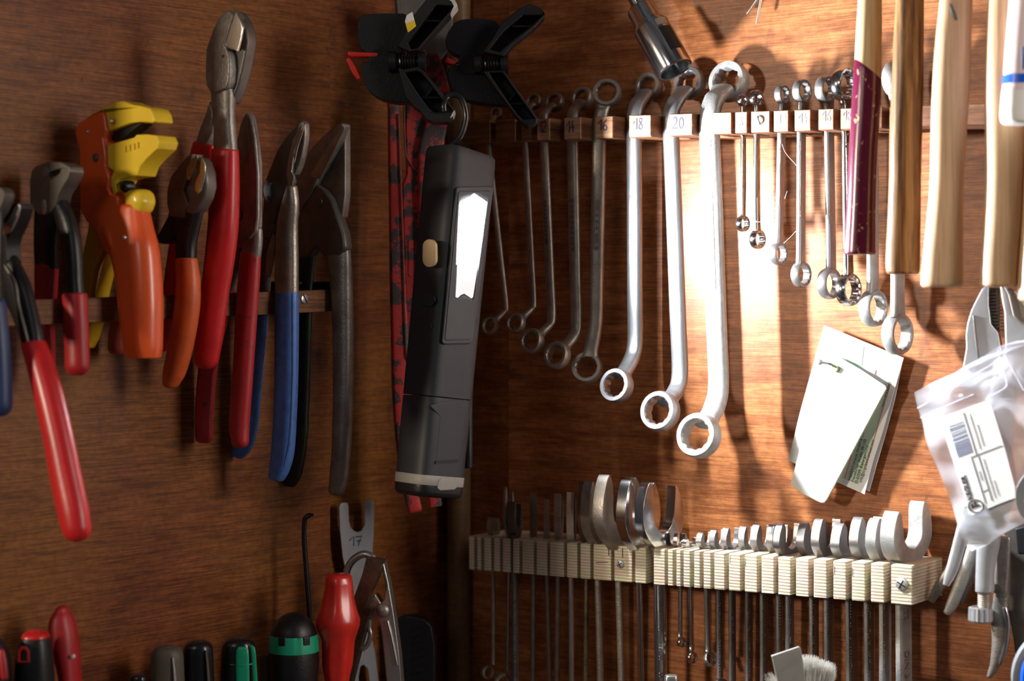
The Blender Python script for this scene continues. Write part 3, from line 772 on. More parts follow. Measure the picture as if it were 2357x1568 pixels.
# hook
m = M(); f = FY(1040, 300, YL - .004)
tube(m, [f.p(1023, 256, .003), f.p(1022, 241, .003), f.p(1030, 224), f.p(1046, 218), f.p(1062, 227), f.p(1071, 250), f.p(1073, 272), f.p(1066, 300), f.p(1057, 318), f.p(1044, 330), f.p(1036, 337), f.p(1034, 352, -.006)], .00235, 14, 5)
build('hook', m, BLKG, lamp)
m = M(); lathe(m, PT + axl * -.0012 - sl * .008, axl, [(-.0006, .0045), (0, .007), (.002, .0075)], 24); build('hook_collar', m, BLK, lamp)

# ================================================================ SPRING CLAMPS
def clampA():
    Y = 1.452; f = FY(960, 140, Y, 0)
    g = T('spring_clamp', 'black plastic spring clamp with a yellow and white tape mark, holding the lamp hook', 'clamp', f.p(940, 142), 'black spring clamps')
    def trough(name, out, inn, ribs, dpt=.026):
        m = prism(f, out, dpt, 0, holes=[inn]); o = build(name, m, BLK, g, bevel=.0008, seg=2)
        m = prism(f, inn, .002, -dpt / 2 + .003); build('web', m, BLK, o, smooth=False)
        for a, b in ribs:
            m = M(); p, q = f.p(*a), f.p(*b); d = (q - p); box(m, (p + q) / 2 - f.n * .004, d / 2, f.n * .009, d.cross(f.n).normalized() * .0006)
            build('rib', m, BLK, o, smooth=False)
        return o
    up = trough('upper_handle', [(918, 112), (934, 86), (953, 42), (972, 18), (988, -2), (1043, -4), (1053, 18), (1038, 38), (1000, 80), (966, 120), (945, 124)],
           [(941, 104), (972, 62), (1003, 20), (1010, 17), (1046, 19), (1033, 36), (994, 80), (962, 116), (948, 118)], [((978, 50), (1018, 50))])
    m = prism(f, [(934, 55), (938, 41), (951, 34), (960, 66), (941, 81)], .0272, .0002); build('yellow_tape', m, YEL, up, bevel=.0003, seg=1)
    m = prism(f, [(934, 55), (938, 41), (951, 33), (956, 52), (937, 61)], .0278, .0002); build('white_tape', m, WHITEP, up, bevel=.0003, seg=1)
    m = prism(f, [(1004, -2), (1043, -5), (1054, 18), (1038, 38), (1046, 20), (1040, 9), (1028, 2)], .0275, .0002); build('paint_smear', m, PAINTW, up, smooth=False)
    lo = trough('lower_handle', [(918, 160), (930, 164), (962, 158), (978, 168), (1004, 200), (1026, 228), (1047, 256), (1043, 272), (1035, 284), (996, 285), (981, 276), (970, 260), (955, 251), (945, 239), (935, 226), (928, 200)],
           [(934, 172), (962, 168), (972, 174), (1000, 208), (1022, 236), (1042, 258), (1038, 262), (1000, 262), (990, 254), (966, 222)], [((972, 226), (1012, 226)), ((978, 226), (996, 206))])
    m = prism(f, [(1044, 262), (1048, 257), (1044, 271), (1037, 276)], .0272, .0002); build('paint_smear', m, PAINTW, lo, smooth=False)
    m = M(); a0 = f.p(893, 142, .002); ax = f.x
    lathe(m, a0, ax, [(0, .004), (.0006, .0078), (.006, .0080), (.0066, .0042), (.023, .0042), (.0236, .0078), (.029, .0080), (.0295, .004)], 28)
    build('pivot_barrel', m, BLK, g)
    m = M(); P = []
    for i in range(73):
        a = i / 12 * 2 * pi; P.append(a0 + ax * (.0085 + i * .000185) + UP * .0058 * cos(a) + f.n * .0058 * sin(a))
    tube(m, P, .0009, 6, 1); build('spring', m, BLKG, g)
    m = prism(f, [(830, 44), (850, 38), (930, 36), (950, 56), (946, 96), (926, 124), (905, 134), (860, 130), (832, 116), (826, 80)], .022, -.012, sm=2); build('upper_jaw', m, BLK, g, bevel=.002, seg=3)
    m = prism(f, [(836, 150), (870, 146), (912, 150), (938, 176), (962, 222), (958, 238), (930, 240), (896, 236), (862, 222), (842, 196)], .022, -.012, sm=2); build('lower_jaw', m, BLK, g, bevel=.002, seg=3)
    m = prism(f, circ(880, 142, 30, 30, 28), .018, -.010); build('jaw_knuckle', m, BLK, g, bevel=.0015, seg=2)
    m = M(); loft(f, [(804, 126, 14, 12, -6), (820, 127, 13, 12, -6), (866, 128, 12, 12, -6)], 3.5, 12, 2, (.6, .6), m); build('jaw_pad', m, REDBR, g)
    m = M(); loft(f, [(802, 138, 11, 12, -6), (808, 150, 14, 12, -6), (816, 166, 15, 12, -6), (824, 180, 12, 12, -6)], 3.5, 12, 2, (.6, .6), m); build('jaw_pad', m, REDBR, g)
    return g
clampA()
def clampB():
    Y = 1.50; f = FY(1130, 150, Y, 0)
    g = T('spring_clamp', 'plain black spring clamp right of the taped one, jaws in shadow', 'clamp', f.p(1120, 145), 'black spring clamps')
    def trough(name, out, inn, ribs, dpt=.024):
        m = prism(f, out, dpt, 0, holes=[inn]); o = build(name, m, BLK, g, bevel=.0008, seg=2)
        m = prism(f, inn, .002, -dpt / 2 + .003); build('web', m, BLK, o, smooth=False)
        for a, b in ribs:
            m = M(); p, q = f.p(*a), f.p(*b); d = (q - p); box(m, (p + q) / 2 - f.n * .004, d / 2, f.n * .008, d.cross(f.n).normalized() * .0006)
            build('rib', m, BLK, o, smooth=False)
    trough('upper_handle', [(1112, 124), (1135, 92), (1153, 60), (1176, 40), (1199, 22), (1218, 14), (1247, 24), (1254, 43), (1230, 68), (1178, 110), (1160, 134)],
           [(1128, 118), (1160, 76), (1204, 40), (1248, 40), (1226, 62), (1172, 104), (1150, 124)], [((1180, 62), (1222, 62))])
    trough('lower_handle', [(1112, 168), (1160, 166), (1188, 206), (1214, 242), (1238, 278), (1234, 287), (1215, 296), (1196, 282), (1168, 246), (1136, 204)],
           [(1126, 172), (1156, 172), (1184, 212), (1208, 246), (1230, 276), (1204, 278), (1192, 268), (1170, 238)], [((1172, 240), (1210, 240)), ((1168, 238), (1186, 216))])
    m = M(); a0 = f.p(1090, 148, .002); ax = f.x
    lathe(m, a0, ax, [(0, .004), (.0006, .0072), (.006, .0074), (.0066, .0040), (.021, .0040), (.0216, .0072), (.027, .0074), (.0275, .004)], 28)
    build('pivot_barrel', m, BLK, g)
    m = M(); P = []
    for i in range(61):
        a = i / 12 * 2 * pi; P.append(a0 + ax * (.0085 + i * .0002) + UP * .0054 * cos(a) + f.n * .0054 * sin(a))
    tube(m, P, .0009, 6, 1); build('spring', m, BLKG, g)
    m = prism(f, [(1040, 66), (1060, 50), (1120, 48), (1152, 66), (1130, 112), (1104, 138), (1060, 134), (1030, 116), (1028, 90)], .022, -.014, sm=2); build('upper_jaw', m, BLK, g, bevel=.002, seg=3)  # both jaw masses widened to fill in the black wall shadow around them
    m = prism(f, [(1030, 168), (1050, 154), (1108, 154), (1150, 196), (1176, 240), (1140, 244), (1080, 236), (1040, 212)], .022, -.014, sm=2); build('lower_jaw', m, BLK, g, bevel=.002, seg=3)
    m = prism(f, circ(1082, 148, 27, 27, 28), .018, -.011); build('jaw_knuckle', m, BLK, g, bevel=.0015, seg=2)
    m = M(); loft(f, [(1030, 140, 14, 12, -8), (1045, 146, 12, 12, -8), (1062, 142, 12, 12, -8)], 3.5, 12, 2, (.6, .6), m); build('jaw_pad', m, REDD, g)
clampB()

# ================================================================ RED PIPE WRENCH behind the lamp
f = FY(940, 600, 1.535, 12)
g = T('pipe_wrench', 'large chipped red pipe wrench hanging in the corner behind the work lamp', 'wrench', f.p(960, 600))
m = M(); loft(f, [(905, 228, 24, 12), (907, 320, 26, 12), (911, 480, 30, 12), (915, 640, 34, 12), (921, 800, 40, 12), (924, 900, 42, 12), (930, 1020, 36, 12), (943, 1120, 34, 12), (954, 1172, 32, 12)], 6, 24, 4, (.2, .5), m)
b1 = build('handle', m, REDPAINT, g)
m = M(); loft(f, [(917, 262, 3.5, 3, 7), (922, 420, 3.5, 3, 7), (928, 600, 3.5, 3, 7), (934, 800, 3.5, 3, 7), (940, 830, 3, 3, 7)], 2, 8, 3, (.5, .5), m); build('worn_edge', m, NICKEL, b1)
m = prism(f, [(934, 232), (950, 240), (975, 262), (979, 290), (977, 420), (973, 620), (962, 780), (946, 845), (938, 830), (931, 640), (925, 430), (936, 400), (933, 300)], .008, -.006); b2 = build('fixed_jaw', m, REDPAINT, g, bevel=.0012, seg=2)
m = M(); loft(f, [(930, 246, 4, 3, -1), (932, 330, 4, 3, -1), (938, 365, 4, 3, -1), (958, 392, 4, 3, -1), (985, 402, 4, 3, -1)], 2, 8, 3, (.5, .5), m); build('worn_edge', m, OLDST, b2)
ol = [(946 + 6.5 * cos(a * pi / 10), (560 if sin(a * pi / 10) < 0 else 628) + 9 * sin(a * pi / 10)) for a in range(20)]
m = prism(f, ol, .0012, -.0018); build('raised_oval', m, REDPAINT, b2, bevel=.0003, seg=1)
m = M(); loft(f, [(990, 132, 36, 12), (1000, 170, 46, 12), (1010, 205, 46, 12), (1012, 250, 44, 12), (1000, 300, 52, 12), (992, 345, 56, 12), (985, 420, 46, 12), (985, 700, 36, 12), (990, 1000, 34, 12), (1000, 1150, 30, 12), (1002, 1162, 28, 12)], 6, 24, 4, (.4, .5), m)
b3 = build('moving_handle', m, REDPAINT, g)
m = M(); lathe(m, f.p(1008, 197, .004), f.n, [(0, .0035), (.003, .0035), (.004, .002), (.0042, .0001)], 20); build('pivot_pin', m, DARKST, b3)
m = prism(f, [(908, -20), (1046, -20), (1040, 60), (1030, 120), (1003, 150), (984, 132), (968, 70), (914, 52)], .010, -.012); build('dark_head', m, DARKST, g, bevel=.001, seg=2)  # dark head-like shape behind the clamp, joined to the wrench here
# black rod beside the lamp
f = FY(1080, 950, 1.50)
g = T('steel_rod', 'thin black rod with a brass tip, standing in the corner right of the lamp', 'rod', f.p(1078, 1080))
m = M(); loft(f, [(1083, 832, 16, 6), (1080, 880, 20, 7), (1078, 960, 22, 7), (1077, 1076, 24, 7)], 2, 14, 3, (.4, .2), m); build('shaft', m, BLK, g)
m = M(); loft(f, [(1086, 800, 8, 3), (1085, 815, 12, 4), (1084, 832, 13, 4)], 2, 12, 3, (.6, 0), m); build('brass_tip', m, plain('brass', (.6, .36, .12), .35, .9), g)

# ================================================================ LEFT WALL: PLIERS AND SNIPS
def tool(name, label, cat, xa, x, y, group='pliers and snips hanging on the left rail'):
    f = FP(xa); return f, T(name, label, cat, f.p(x, y), group)
def LP(name, g, f, rows, mat, k=2.2, caps=(.7, .9), n=18, **kw):
    return build(name, loft(f, rows, k, n, 4, caps), mat, g, **kw)
def PR(name, g, f, pts, t, mat, d=0.0, bv=.0012, sm=0, holes=(), seg=2):
    return build(name, prism(f, pts, t, d, sm, holes=holes), mat, g, bevel=bv, seg=seg)
# pump pliers, far left
f, g = tool('pump_pliers', 'black and red pump pliers farthest left, one long red grip slanting down', 'pliers', 12, 60, 800)
PR('jaw', g, f, [(-30, 600), (-30, 520), (0, 512), (20, 508), (34, 484), (44, 470), (60, 468), (62, 480), (56, 500), (48, 522), (36, 545), (30, 570), (34, 600), (20, 630), (-20, 650)], .011, BLKST, .0, .002)
PR('jaw_highlight', g, f, [(2, 520), (18, 512), (30, 490), (42, 470), (46, 474), (42, 498), (34, 516), (26, 532), (12, 542), (3, 534)], .002, BRIGHT, .006, .0006, 2)  # white highlight on the jaw, put in as a bright steel piece
LP('arm', g, f, [(6, 590, 50, 11), (18, 625, 60, 11), (38, 665, 58, 11), (55, 715, 50, 10), (70, 765, 42, 10), (76, 792, 38, 10)], BLKST, 3)
LP('arm_ridge', g, f, [(12, 612, 5, 2, 6), (34, 652, 7, 2, 6), (42, 700, 6, 2, 6), (56, 752, 5, 2, 5.5), (66, 790, 4, 2, 5)], GREYST, 2)
LP('grip', g, f, [(77, 793, 40, 15), (96, 850, 43, 17), (115, 920, 45, 18), (135, 1010, 47, 18), (152, 1100, 50, 18), (168, 1175, 50, 18), (176, 1218, 44, 17)], REDP, 2.2, (.25, 1))
# navy handled pliers cut by the frame
f, g = tool('pump_pliers', 'navy handled pliers cut by the left frame edge, behind the slanting red grip', 'pliers', -60, 0, 900)
LP('grip', g, f, [(-14, 700, 36, 14), (-6, 790, 36, 15), (-2, 870, 36, 15), (0, 935, 34, 15)], plain('navy_grip', (.02, .045, .14), .45), 2.2)
PR('jaw', g, f, [(-30, 520), (-30, 440), (-5, 432), (14, 434), (22, 448), (16, 470), (0, 500)], .008, DARKST, -.01, .002, 2)
LP('arm', g, f, [(-14, 480, 34, 10, -8), (-16, 600, 30, 10, -4), (-14, 700, 30, 10)], BLKST)
# grey pump pliers with dipped red grips
f, g = tool('pump_pliers', 'steel pump pliers with dark red dipped grips, left of the orange wire stripper', 'pliers', 150, 150, 700)
PR('jaw', g, f, [(85, 470), (84, 420), (88, 395), (98, 383), (128, 373), (160, 375), (176, 384), (178, 396), (172, 414), (162, 430), (152, 446), (146, 470), (134, 490), (118, 496), (100, 492)], .012, DARKST, 0, .002, 0,
   holes=[[(128, 408), (131, 397), (142, 393), (156, 391), (153, 399), (140, 411), (130, 413)]])
m = M(); fq2 = f; lathe(m, f.p(106, 396, .006), f.n, [(0, .004), (.001, .0035), (.0014, .0001)], 18); build('rivet', m, GREYST, g)
LP('arm', g, f, [(112, 470, 50, 11), (108, 520, 46, 11), (106, 570, 44, 10), (107, 618, 42, 10)], BLKST, 3)
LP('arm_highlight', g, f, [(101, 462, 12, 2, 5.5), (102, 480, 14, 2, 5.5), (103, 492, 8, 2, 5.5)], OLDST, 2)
LP('grip', g, f, [(107, 618, 42, 13), (106, 670, 38, 13), (104, 740, 30, 12), (107, 800, 26, 12), (108, 850, 24, 11)], REDD)
LP('arm', g, f, [(134, 468, 34, 11), (150, 505, 36, 11), (163, 550, 32, 11), (168, 600, 32, 11), (170, 650, 32, 11), (172, 690, 36, 11)], BLKST, 2.6)
LP('grip', g, f, [(172, 680, 40, 15), (175, 740, 40, 15), (177, 800, 40, 15), (178, 842, 40, 15)], REDD, 2.2, (.2, .9))
# orange wire stripper
f, g = tool('wire_stripper', 'orange and yellow self-adjusting wire stripper with an open bird-like mouth', 'wire stripper', 278, 320, 600)
PR('orange_body', g, f, [(196, 306), (197, 296), (204, 286), (236, 268), (264, 256), (267, 274), (271, 303), (263, 319), (266, 338), (269, 360), (268, 383), (274, 397), (277, 415), (274, 437), (281, 450), (297, 453), (299, 474), (292, 520), (285, 560), (270, 590), (255, 566), (242, 534), (223, 512), (210, 489), (207, 464), (207, 400), (206, 351)], .020, ORNG, 0, .003, 0, seg=3)
body = build('front_handle', lofte(f, [(262, 478, 334, 480, 20), (243, 530, 344, 527, 24), (262, 570, 352, 565, 26), (275, 617, 357, 615, 26), (286, 690, 361, 690, 26), (292, 751, 361, 751, 25), (298, 800, 360, 800, 24), (303, 820, 358, 820, 22)], 2.4, caps=(.3, .15)), ORNG, g)
PR('upper_jaw', g, f, [(222, 270), (262, 249), (290, 236), (306, 235), (330, 244), (351, 247), (367, 252), (375, 265), (378, 281), (373, 285), (344, 283), (325, 285), (300, 294), (273, 304), (266, 270), (262, 257), (232, 272)], .017, YEL, -.001, .003, 0, seg=3)
PR('mouth_insert', g, f, [(266, 316), (274, 306), (322, 284), (341, 285), (318, 303), (300, 319), (274, 328)], .010, BLK, -.002, .0008)
PR('lower_jaw', g, f, [(269, 336), (300, 327), (330, 319), (336, 312), (360, 311), (383, 314), (389, 328), (384, 344), (363, 363), (345, 384), (337, 406), (315, 409), (296, 414), (288, 428), (291, 442), (284, 449), (277, 430), (277, 410), (284, 395), (271, 386)], .017, YEL, -.001, .003, 0, seg=3)
for i, x in enumerate((288, 298, 308, 317)): PR('depth_mark', g, f, [(x, 337 - i * 3), (x + 2.5, 336 - i * 3), (x + 3, 350 - i * 3), (x + .5, 351 - i * 3)], .0005, YELDK, .0078, 0)
m = M(); lathe(m, f.p(303, 430, -.002), f.n, [(0, .0042), (.006, .0042), (.008, .003), (.0082, .0001)], 20); build('return_spring', m, BLK, g)
LP('thumb_slider', g, f, [(322, 454, 40, 18, -1), (323, 464, 42, 18, -1), (321, 476, 40, 17, -1)], YEL, 3, (.6, .6))
for x, y, r, mm in ((204, 304, .0016, ZINC), (258, 279, .0018, ZINC), (222, 363, .0034, DARKST), (287, 547, .0016, ZINC)):
    m = M(); lathe(m, f.p(x, y, .0095 if y < 500 else .0125), f.n, [(0, r), (.0012, r * .9), (.0018, r * .5), (.0019, .0001)], 18); build('rivet', m, mm, g)
PR('rear_handle', g, f, [(208, 448), (204, 483), (210, 512), (208, 530), (198, 578), (188, 617), (185, 680), (186, 740), (195, 800), (203, 802), (212, 770), (214, 740), (214, 672), (223, 623), (238, 588), (252, 556), (240, 520)], .005, YELDK, -.004, .001)
LP('rear_handle_flange', g, f, [(266, 560, 7, 12, -6), (252, 612, 7, 12, -6), (238, 668, 7, 12, -6), (226, 730, 7, 12, -6), (214, 775, 7, 12, -6), (203, 798, 7, 12, -6)], YELDK, 3)
# grip tip behind the stripper
f, g = tool('pliers', 'dull red grip tip poking out under the rail, left of the stripper handle', 'pliers', 330, 272, 780)
LP('grip', g, f, [(300, 640, 26, 10), (288, 700, 30, 11), (276, 750, 34, 12), (270, 800, 32, 12)], plain('dull_red', (.30, .04, .025), .6), 2.2)
LP('arm', g, f, [(312, 560, 20, 8), (306, 600, 24, 9), (300, 645, 24, 9)], BLKST)
# big red cutter
f, g = tool('diagonal_cutter', 'tall diagonal cutter with long bright red grips, highest tool on the left rail', 'pliers', 462, 500, 600)
PR('jaw', g, f, [(539, 23), (519, 40), (505, 66), (493, 100), (488, 115), (486, 161), (486, 184), (489, 201), (496, 212), (512, 217), (534, 206), (540, 190), (543, 160), (541, 130), (535, 112), (549, 118), (557, 90), (560, 60), (551, 36)], .012, GREYST, .001, .0016)
PR('cutting_face', g, f, [(544, 27), (556, 50), (560, 66), (557, 88), (549, 119), (536, 112), (521, 98), (532, 62)], .0015, BRIGHT, .0075, .0005)
PR('side_jaw', g, f, [(545, 24), (557, 29), (571, 49), (578, 72), (581, 98), (575, 132), (568, 166), (557, 207), (542, 240), (530, 235), (534, 200), (546, 165), (548, 120), (560, 84), (560, 54)], .010, DARKST, -.005, .002)
m = M(); lathe(m, f.p(515, 130, .0068), f.n, [(0, .0012), (.0006, .0011), (.0008, .0001)], 14); build('pivot_mark', m, BLKST, g)
LP('seam', g, f, [(541, 27, 2, .6, 7.2), (530, 62, 2, .6, 7.2), (520, 97, 2, .6, 7.2)], BLKST, 2)
build('front_arm', lofte(f, [(490, 200, 536, 200, 11), (492, 225, 537, 222, 11), (495, 262, 536, 262, 10), (497, 305, 538, 300, 10), (497, 350, 542, 350, 10)], 3, caps=(.3, .3)), GREYST, g)
PR('rear_arm', g, f, [(492, 232), (480, 270), (468, 300), (458, 334), (482, 337), (496, 305), (500, 262)], .009, GREYST, -.005, .0015)
LP('front_grip', g, f, [(518, 348, 50, 15), (517, 420, 53, 17), (514, 515, 54, 18), (505, 600, 52, 18), (492, 690, 48, 18), (481, 780, 47, 17), (474, 826, 44, 16)], REDP, 2.3, (.2, 1), n=22)
LP('rear_grip', g, f, [(471, 335, 46, 13, -5), (455, 400, 46, 14, -5), (434, 480, 44, 14, -4), (414, 580, 40, 14), (402, 660, 38, 14), (390, 740, 36, 13), (374, 792, 32, 13)], REDP, 2.3, (.3, 1))
# small cutter with orange grips
f, g = tool('diagonal_cutter', 'small dark diagonal cutter with a worn orange grip, in front of the red grips', 'pliers', 405, 428, 650)
PR('left_jaw', g, f, [(456, 354), (440, 364), (425, 382), (405, 408), (397, 440), (397, 472), (404, 500), (440, 505), (446, 470), (434, 440), (440, 420), (450, 390)], .011, DARKST, 0, .002)
PR('left_cutting_face', g, f, [(455, 356), (443, 366), (430, 390), (430, 412), (436, 416), (447, 392), (455, 372)], .0012, OLDST, .0064, .0005)
PR('right_jaw', g, f, [(466, 360), (477, 372), (486, 398), (488, 430), (481, 458), (468, 482), (452, 494), (438, 490), (446, 460), (440, 436), (450, 418), (462, 398)], .011, DARKST, .0015, .002)
PR('right_cutting_face', g, f, [(466, 362), (473, 378), (473, 400), (464, 440), (456, 448), (448, 436), (450, 420), (460, 400), (462, 376)], .0012, BRIGHT, .0078, .0005)
LP('front_arm', g, f, [(440, 480, 52, 11), (434, 520, 44, 11), (429, 560, 38, 11), (429, 602, 36, 11)], BLKST, 2.6)
LP('front_grip', g, f, [(429, 598, 38, 13), (433, 650, 41, 15), (431, 700, 43, 16), (424, 750, 44, 16), (413, 810, 43, 15), (401, 858, 38, 14), (394, 880, 28, 12)], ORGRIP, 2.3, (.2, .8))
PR('thumb_guard', g, f, [(402, 470), (397, 500), (376, 538), (361, 550), (370, 558), (386, 562), (404, 556), (416, 540), (420, 500)], .010, BLK, -.003, .002)
# heavy shears with worn red handles
f, g = tool('tin_snips', 'dark shears with chipped red handles and one long pointed blade', 'tin snips', 545, 570, 700)
PR('rear_blade', g, f, [(575, 258), (566, 272), (559, 290), (549, 339), (545, 402), (540, 470), (538, 530), (540, 562), (552, 572), (569, 572), (590, 548), (598, 520), (598, 450), (598, 373), (591, 316), (583, 272)], .007, GREYST, -.001, .0015)
PR('front_blade', g, f, [(574, 262), (570, 290), (575, 340), (579, 400), (583, 460), (580, 510), (566, 536), (556, 548), (576, 552), (592, 532), (597, 500), (597, 400), (590, 318), (582, 276)], .004, GREYST, .0042, .0015)
m = M(); lathe(m, f.p(546, 494, .003), f.n, [(0, .005), (.001, .005), (.0022, .003), (.0024, .0001)], 24); build('pivot_bolt', m, GREYST, g)
LP('front_neck', g, f, [(586, 530, 30, 8), (584, 556, 34, 9), (578, 588, 38, 10)], GREYST, 2.5)
LP('rear_neck', g, f, [(556, 560, 34, 8, -3), (540, 610, 30, 9, -3), (514, 670, 30, 9, -2)], DARKST, 2.5)
LP('front_handle', g, f, [(577, 584, 40, 11), (572, 658, 41, 12), (566, 744, 40, 12), (561, 830, 38, 12), (556, 900, 38, 12), (551, 979, 36, 12), (553, 1016, 30, 11)], REDW, 2.3, (.2, .9), n=20)
LP('rear_handle', g, f, [(514, 668, 30, 11, -2), (502, 740, 32, 11), (485, 810, 34, 11), (476, 870, 34, 11), (470, 950, 33, 11), (470, 1006, 31, 11)], REDW, 2.3, (.2, .9), n=20)
# snips with blue handles
f, g = tool('tin_snips', 'tin snips with bright blue enamelled handles, hex nut showing beside the blade', 'tin snips', 635, 660, 700)
PR('right_blade', g, f, [(700, 277), (707, 284), (708, 306), (706, 330), (701, 358), (694, 384), (684, 404), (674, 404), (672, 380), (688, 340), (696, 306)], .006, GREYST, -.003, .0012)
PR('left_blade', g, f, [(700, 278), (690, 288), (663, 316), (645, 344), (628, 387), (617, 416), (612, 470), (606, 530), (610, 552), (626, 548), (640, 500), (655, 462), (668, 440), (678, 420), (674, 398), (680, 350), (694, 306)], .007, DARKST, .001, .0018)
PR('cutting_edge', g, f, [(699, 282), (688, 300), (676, 320), (666, 360), (661, 400), (664, 428), (674, 426), (678, 408), (672, 396), (678, 350), (692, 312)], .0015, NICKEL, .0052, .0004)
PR('edge_bevel', g, f, [(701, 290), (697, 306), (686, 340), (678, 376), (676, 360), (684, 330), (694, 300)], .001, BRIGHT, .006, .0003)
m = M(); ax = (-f.x * 1 + f.n * .15).normalized(); c = f.p(620, 440, .004)
lathe(m, c, ax, [(-.004, .0066), (0, .0066), (.0006, .006), (.0008, .0048), (.0052, .0046), (.006, .0040)], 6); build('hex_nut', m, ZINC, g, smooth=False)
m = M(); lathe(m, c, ax, [(-.001, .0084), (.0006, .0084), (.0009, .0078)], 28); nb = build('washer', m, ZINC, g)
m = M(); lathe(m, c, ax, [(0, .0028), (.0095, .0028), (.0102, .002)], 18); build('bolt_end', m, ZINC, g)
LP('rear_arm', g, f, [(622, 520, 34, 8), (612, 580, 26, 9, -2), (606, 650, 26, 9, -2), (600, 722, 26, 9, -1)], DARKST, 3)
PR('rear_arm_facet', g, f, [(628, 538), (634, 545), (630, 600), (622, 640), (612, 636), (616, 580)], .0015, OLDST, .0028, .0004)
LP('rear_handle', g, f, [(600, 715, 28, 10, -1), (592, 800, 30, 10), (584, 865, 32, 11), (578, 930, 32, 11), (572, 985, 34, 11), (560, 1028, 34, 10), (548, 1046, 28, 9)], BLUE, 2.6, (.2, .6))
LP('front_arm', g, f, [(672, 432, 18, 8, 2), (668, 470, 34, 9, 2), (661, 520, 42, 10, 1), (660, 600, 46, 11), (660, 680, 46, 11)], OLDST, 2.6, (.5, .2), n=20)
LP('front_handle', g, f, [(660, 676, 47, 12), (660, 760, 46, 12), (659, 865, 45, 12), (656, 960, 44, 12), (651, 1040, 43, 12), (643, 1080, 38, 11), (637, 1098, 32, 10)], BLUE, 2.6, (.15, .6), n=20)
LP('handle_ridge', g, f, [(674, 682, 5, 2, 5.5), (674, 690, 5, 2, 5.6), (674, 860, 5, 2, 6), (668, 1000, 5, 2, 6), (656, 1070, 4, 2, 5.4)], BLUE, 2)
# pelican snips, bare steel
f, g = tool('tin_snips', 'bare grey steel snips with a broad hooked head, rightmost on the left rail', 'tin snips', 763, 760, 700)
PR('left_blade', g, f, [(795, 283), (783, 287), (754, 310), (723, 344), (694, 382), (677, 430), (678, 450), (684, 458), (697, 492), (712, 466), (727, 441), (738, 414), (760, 376), (785, 330), (798, 290)], .008, GREYST, .003, .002)
PR('blade_bevel', g, f, [(792, 288), (775, 312), (748, 348), (716, 402), (724, 410), (738, 412), (752, 384), (772, 344), (794, 296)], .0016, OLDST, .0076, .0004)
PR('right_blade', g, f, [(795, 284), (800, 286), (801, 340), (801, 450), (798, 474), (795, 500), (789, 506), (782, 490), (776, 468), (764, 444), (750, 426), (736, 416), (760, 370), (790, 310)], .007, GREYST, -.003, .001)
PR('pivot_plate', g, f, [(724, 446), (737, 423), (757, 437), (772, 457), (786, 498), (800, 538), (804, 572), (792, 590), (752, 588), (738, 568), (722, 590), (690, 600), (686, 560), (690, 520), (698, 490), (712, 466)], .010, DARKST, .001, .0025)
m = M(); lathe(m, f.p(734, 465, .006), f.n, [(0, .0042), (.0008, .004), (.001, .0001)], 24); build('pivot_rivet', m, DARKST, g)
LP('front_handle', g, f, [(776, 548, 50, 11), (781, 600, 48, 12), (786, 660, 42, 13), (789, 740, 38, 13), (790, 820, 37, 13), (790, 900, 36, 13), (786, 1030, 33, 13), (780, 1100, 34, 12), (775, 1130, 28, 11)], GREYST, 2.4, (.6, .7), n=20)
LP('rear_handle', g, f, [(708, 560, 44, 10), (703, 610, 38, 10), (700, 660, 34, 10), (698, 724, 34, 10), (695, 865, 31, 10), (690, 1008, 29, 10), (678, 1085, 30, 10), (668, 1112, 26, 9)], GREENW, 2.4, (.6, .7), n=18)

# ================================================================ BOTTOM LEFT HANDLES
def fb(px, dd=.05): return Fr(FL(dd).p(px, 1500), yawn(0))
fx = fb(150)
g = T('screwdriver', 'round red tool handle standing highest at the lower left', 'screwdriver', fx.p(150, 1600), 'tool handles along the bottom left')
build('grip', lofte(fx, [(128, 1404, 158, 1404, 14), (115, 1425, 168, 1420, 20), (112, 1460, 178, 1452, 24), (119, 1500, 183, 1495, 26), (133, 1550, 186, 1548, 26), (146, 1640, 190, 1640, 26)], 2, caps=(.6, .3)), REDD, g)
m = M(); lathe(m, fx.p(169, 1511, .0125), fx.n, [(0, .0015), (.001, .0012), (.0012, .0001)], 14, ); build('white_dot', m, WHITEP, g)
fx = fb(80, .06)
g = T('screwdriver', 'thick black handle with a red domed cap, lower left', 'screwdriver', fx.p(80, 1640), 'tool handles along the bottom left')
build('grip', lofte(fx, [(50, 1470, 114, 1470, 22), (44, 1490, 118, 1490, 24), (36, 1530, 122, 1530, 26), (30, 1640, 126, 1640, 26)], 2.6, caps=(.1, .3)), BLK, g)
build('end_cap', lofte(fx, [(68, 1451, 96, 1451, 10), (58, 1455, 106, 1455, 16), (52, 1462, 112, 1462, 20), (50, 1474, 114, 1474, 21.5)], 2.4, caps=(.05, 0)), REDP, g)
m = prism(fx, [(39, 1525), (41, 1500), (48, 1488), (60, 1488), (68, 1500), (69, 1525)], .002, .0125, holes=[[(46, 1522), (47, 1503), (52, 1496), (58, 1496), (62, 1503), (62, 1522)]])
build('hanging_loop', m, REDD, g, bevel=.0004)
fx = fb(0, .06)
g = T('screwdriver', 'black handle with a red inset, cut by the lower left frame corner', 'screwdriver', fx.p(0, 1640), 'tool handles along the bottom left')
build('grip', lofte(fx, [(-34, 1476, -2, 1470, 14), (-44, 1484, 8, 1480, 20), (-50, 1504, 16, 1502, 24), (-54, 1540, 24, 1540, 26), (-56, 1640, 28, 1640, 26)], 2.4, caps=(.05, .3)), BLK, g)
build('inset', loft(fx, [(4, 1500, 14, 3, 11), (7, 1530, 18, 3, 12), (10, 1560, 18, 3, 12)], 2, 12, 3), REDD, g)
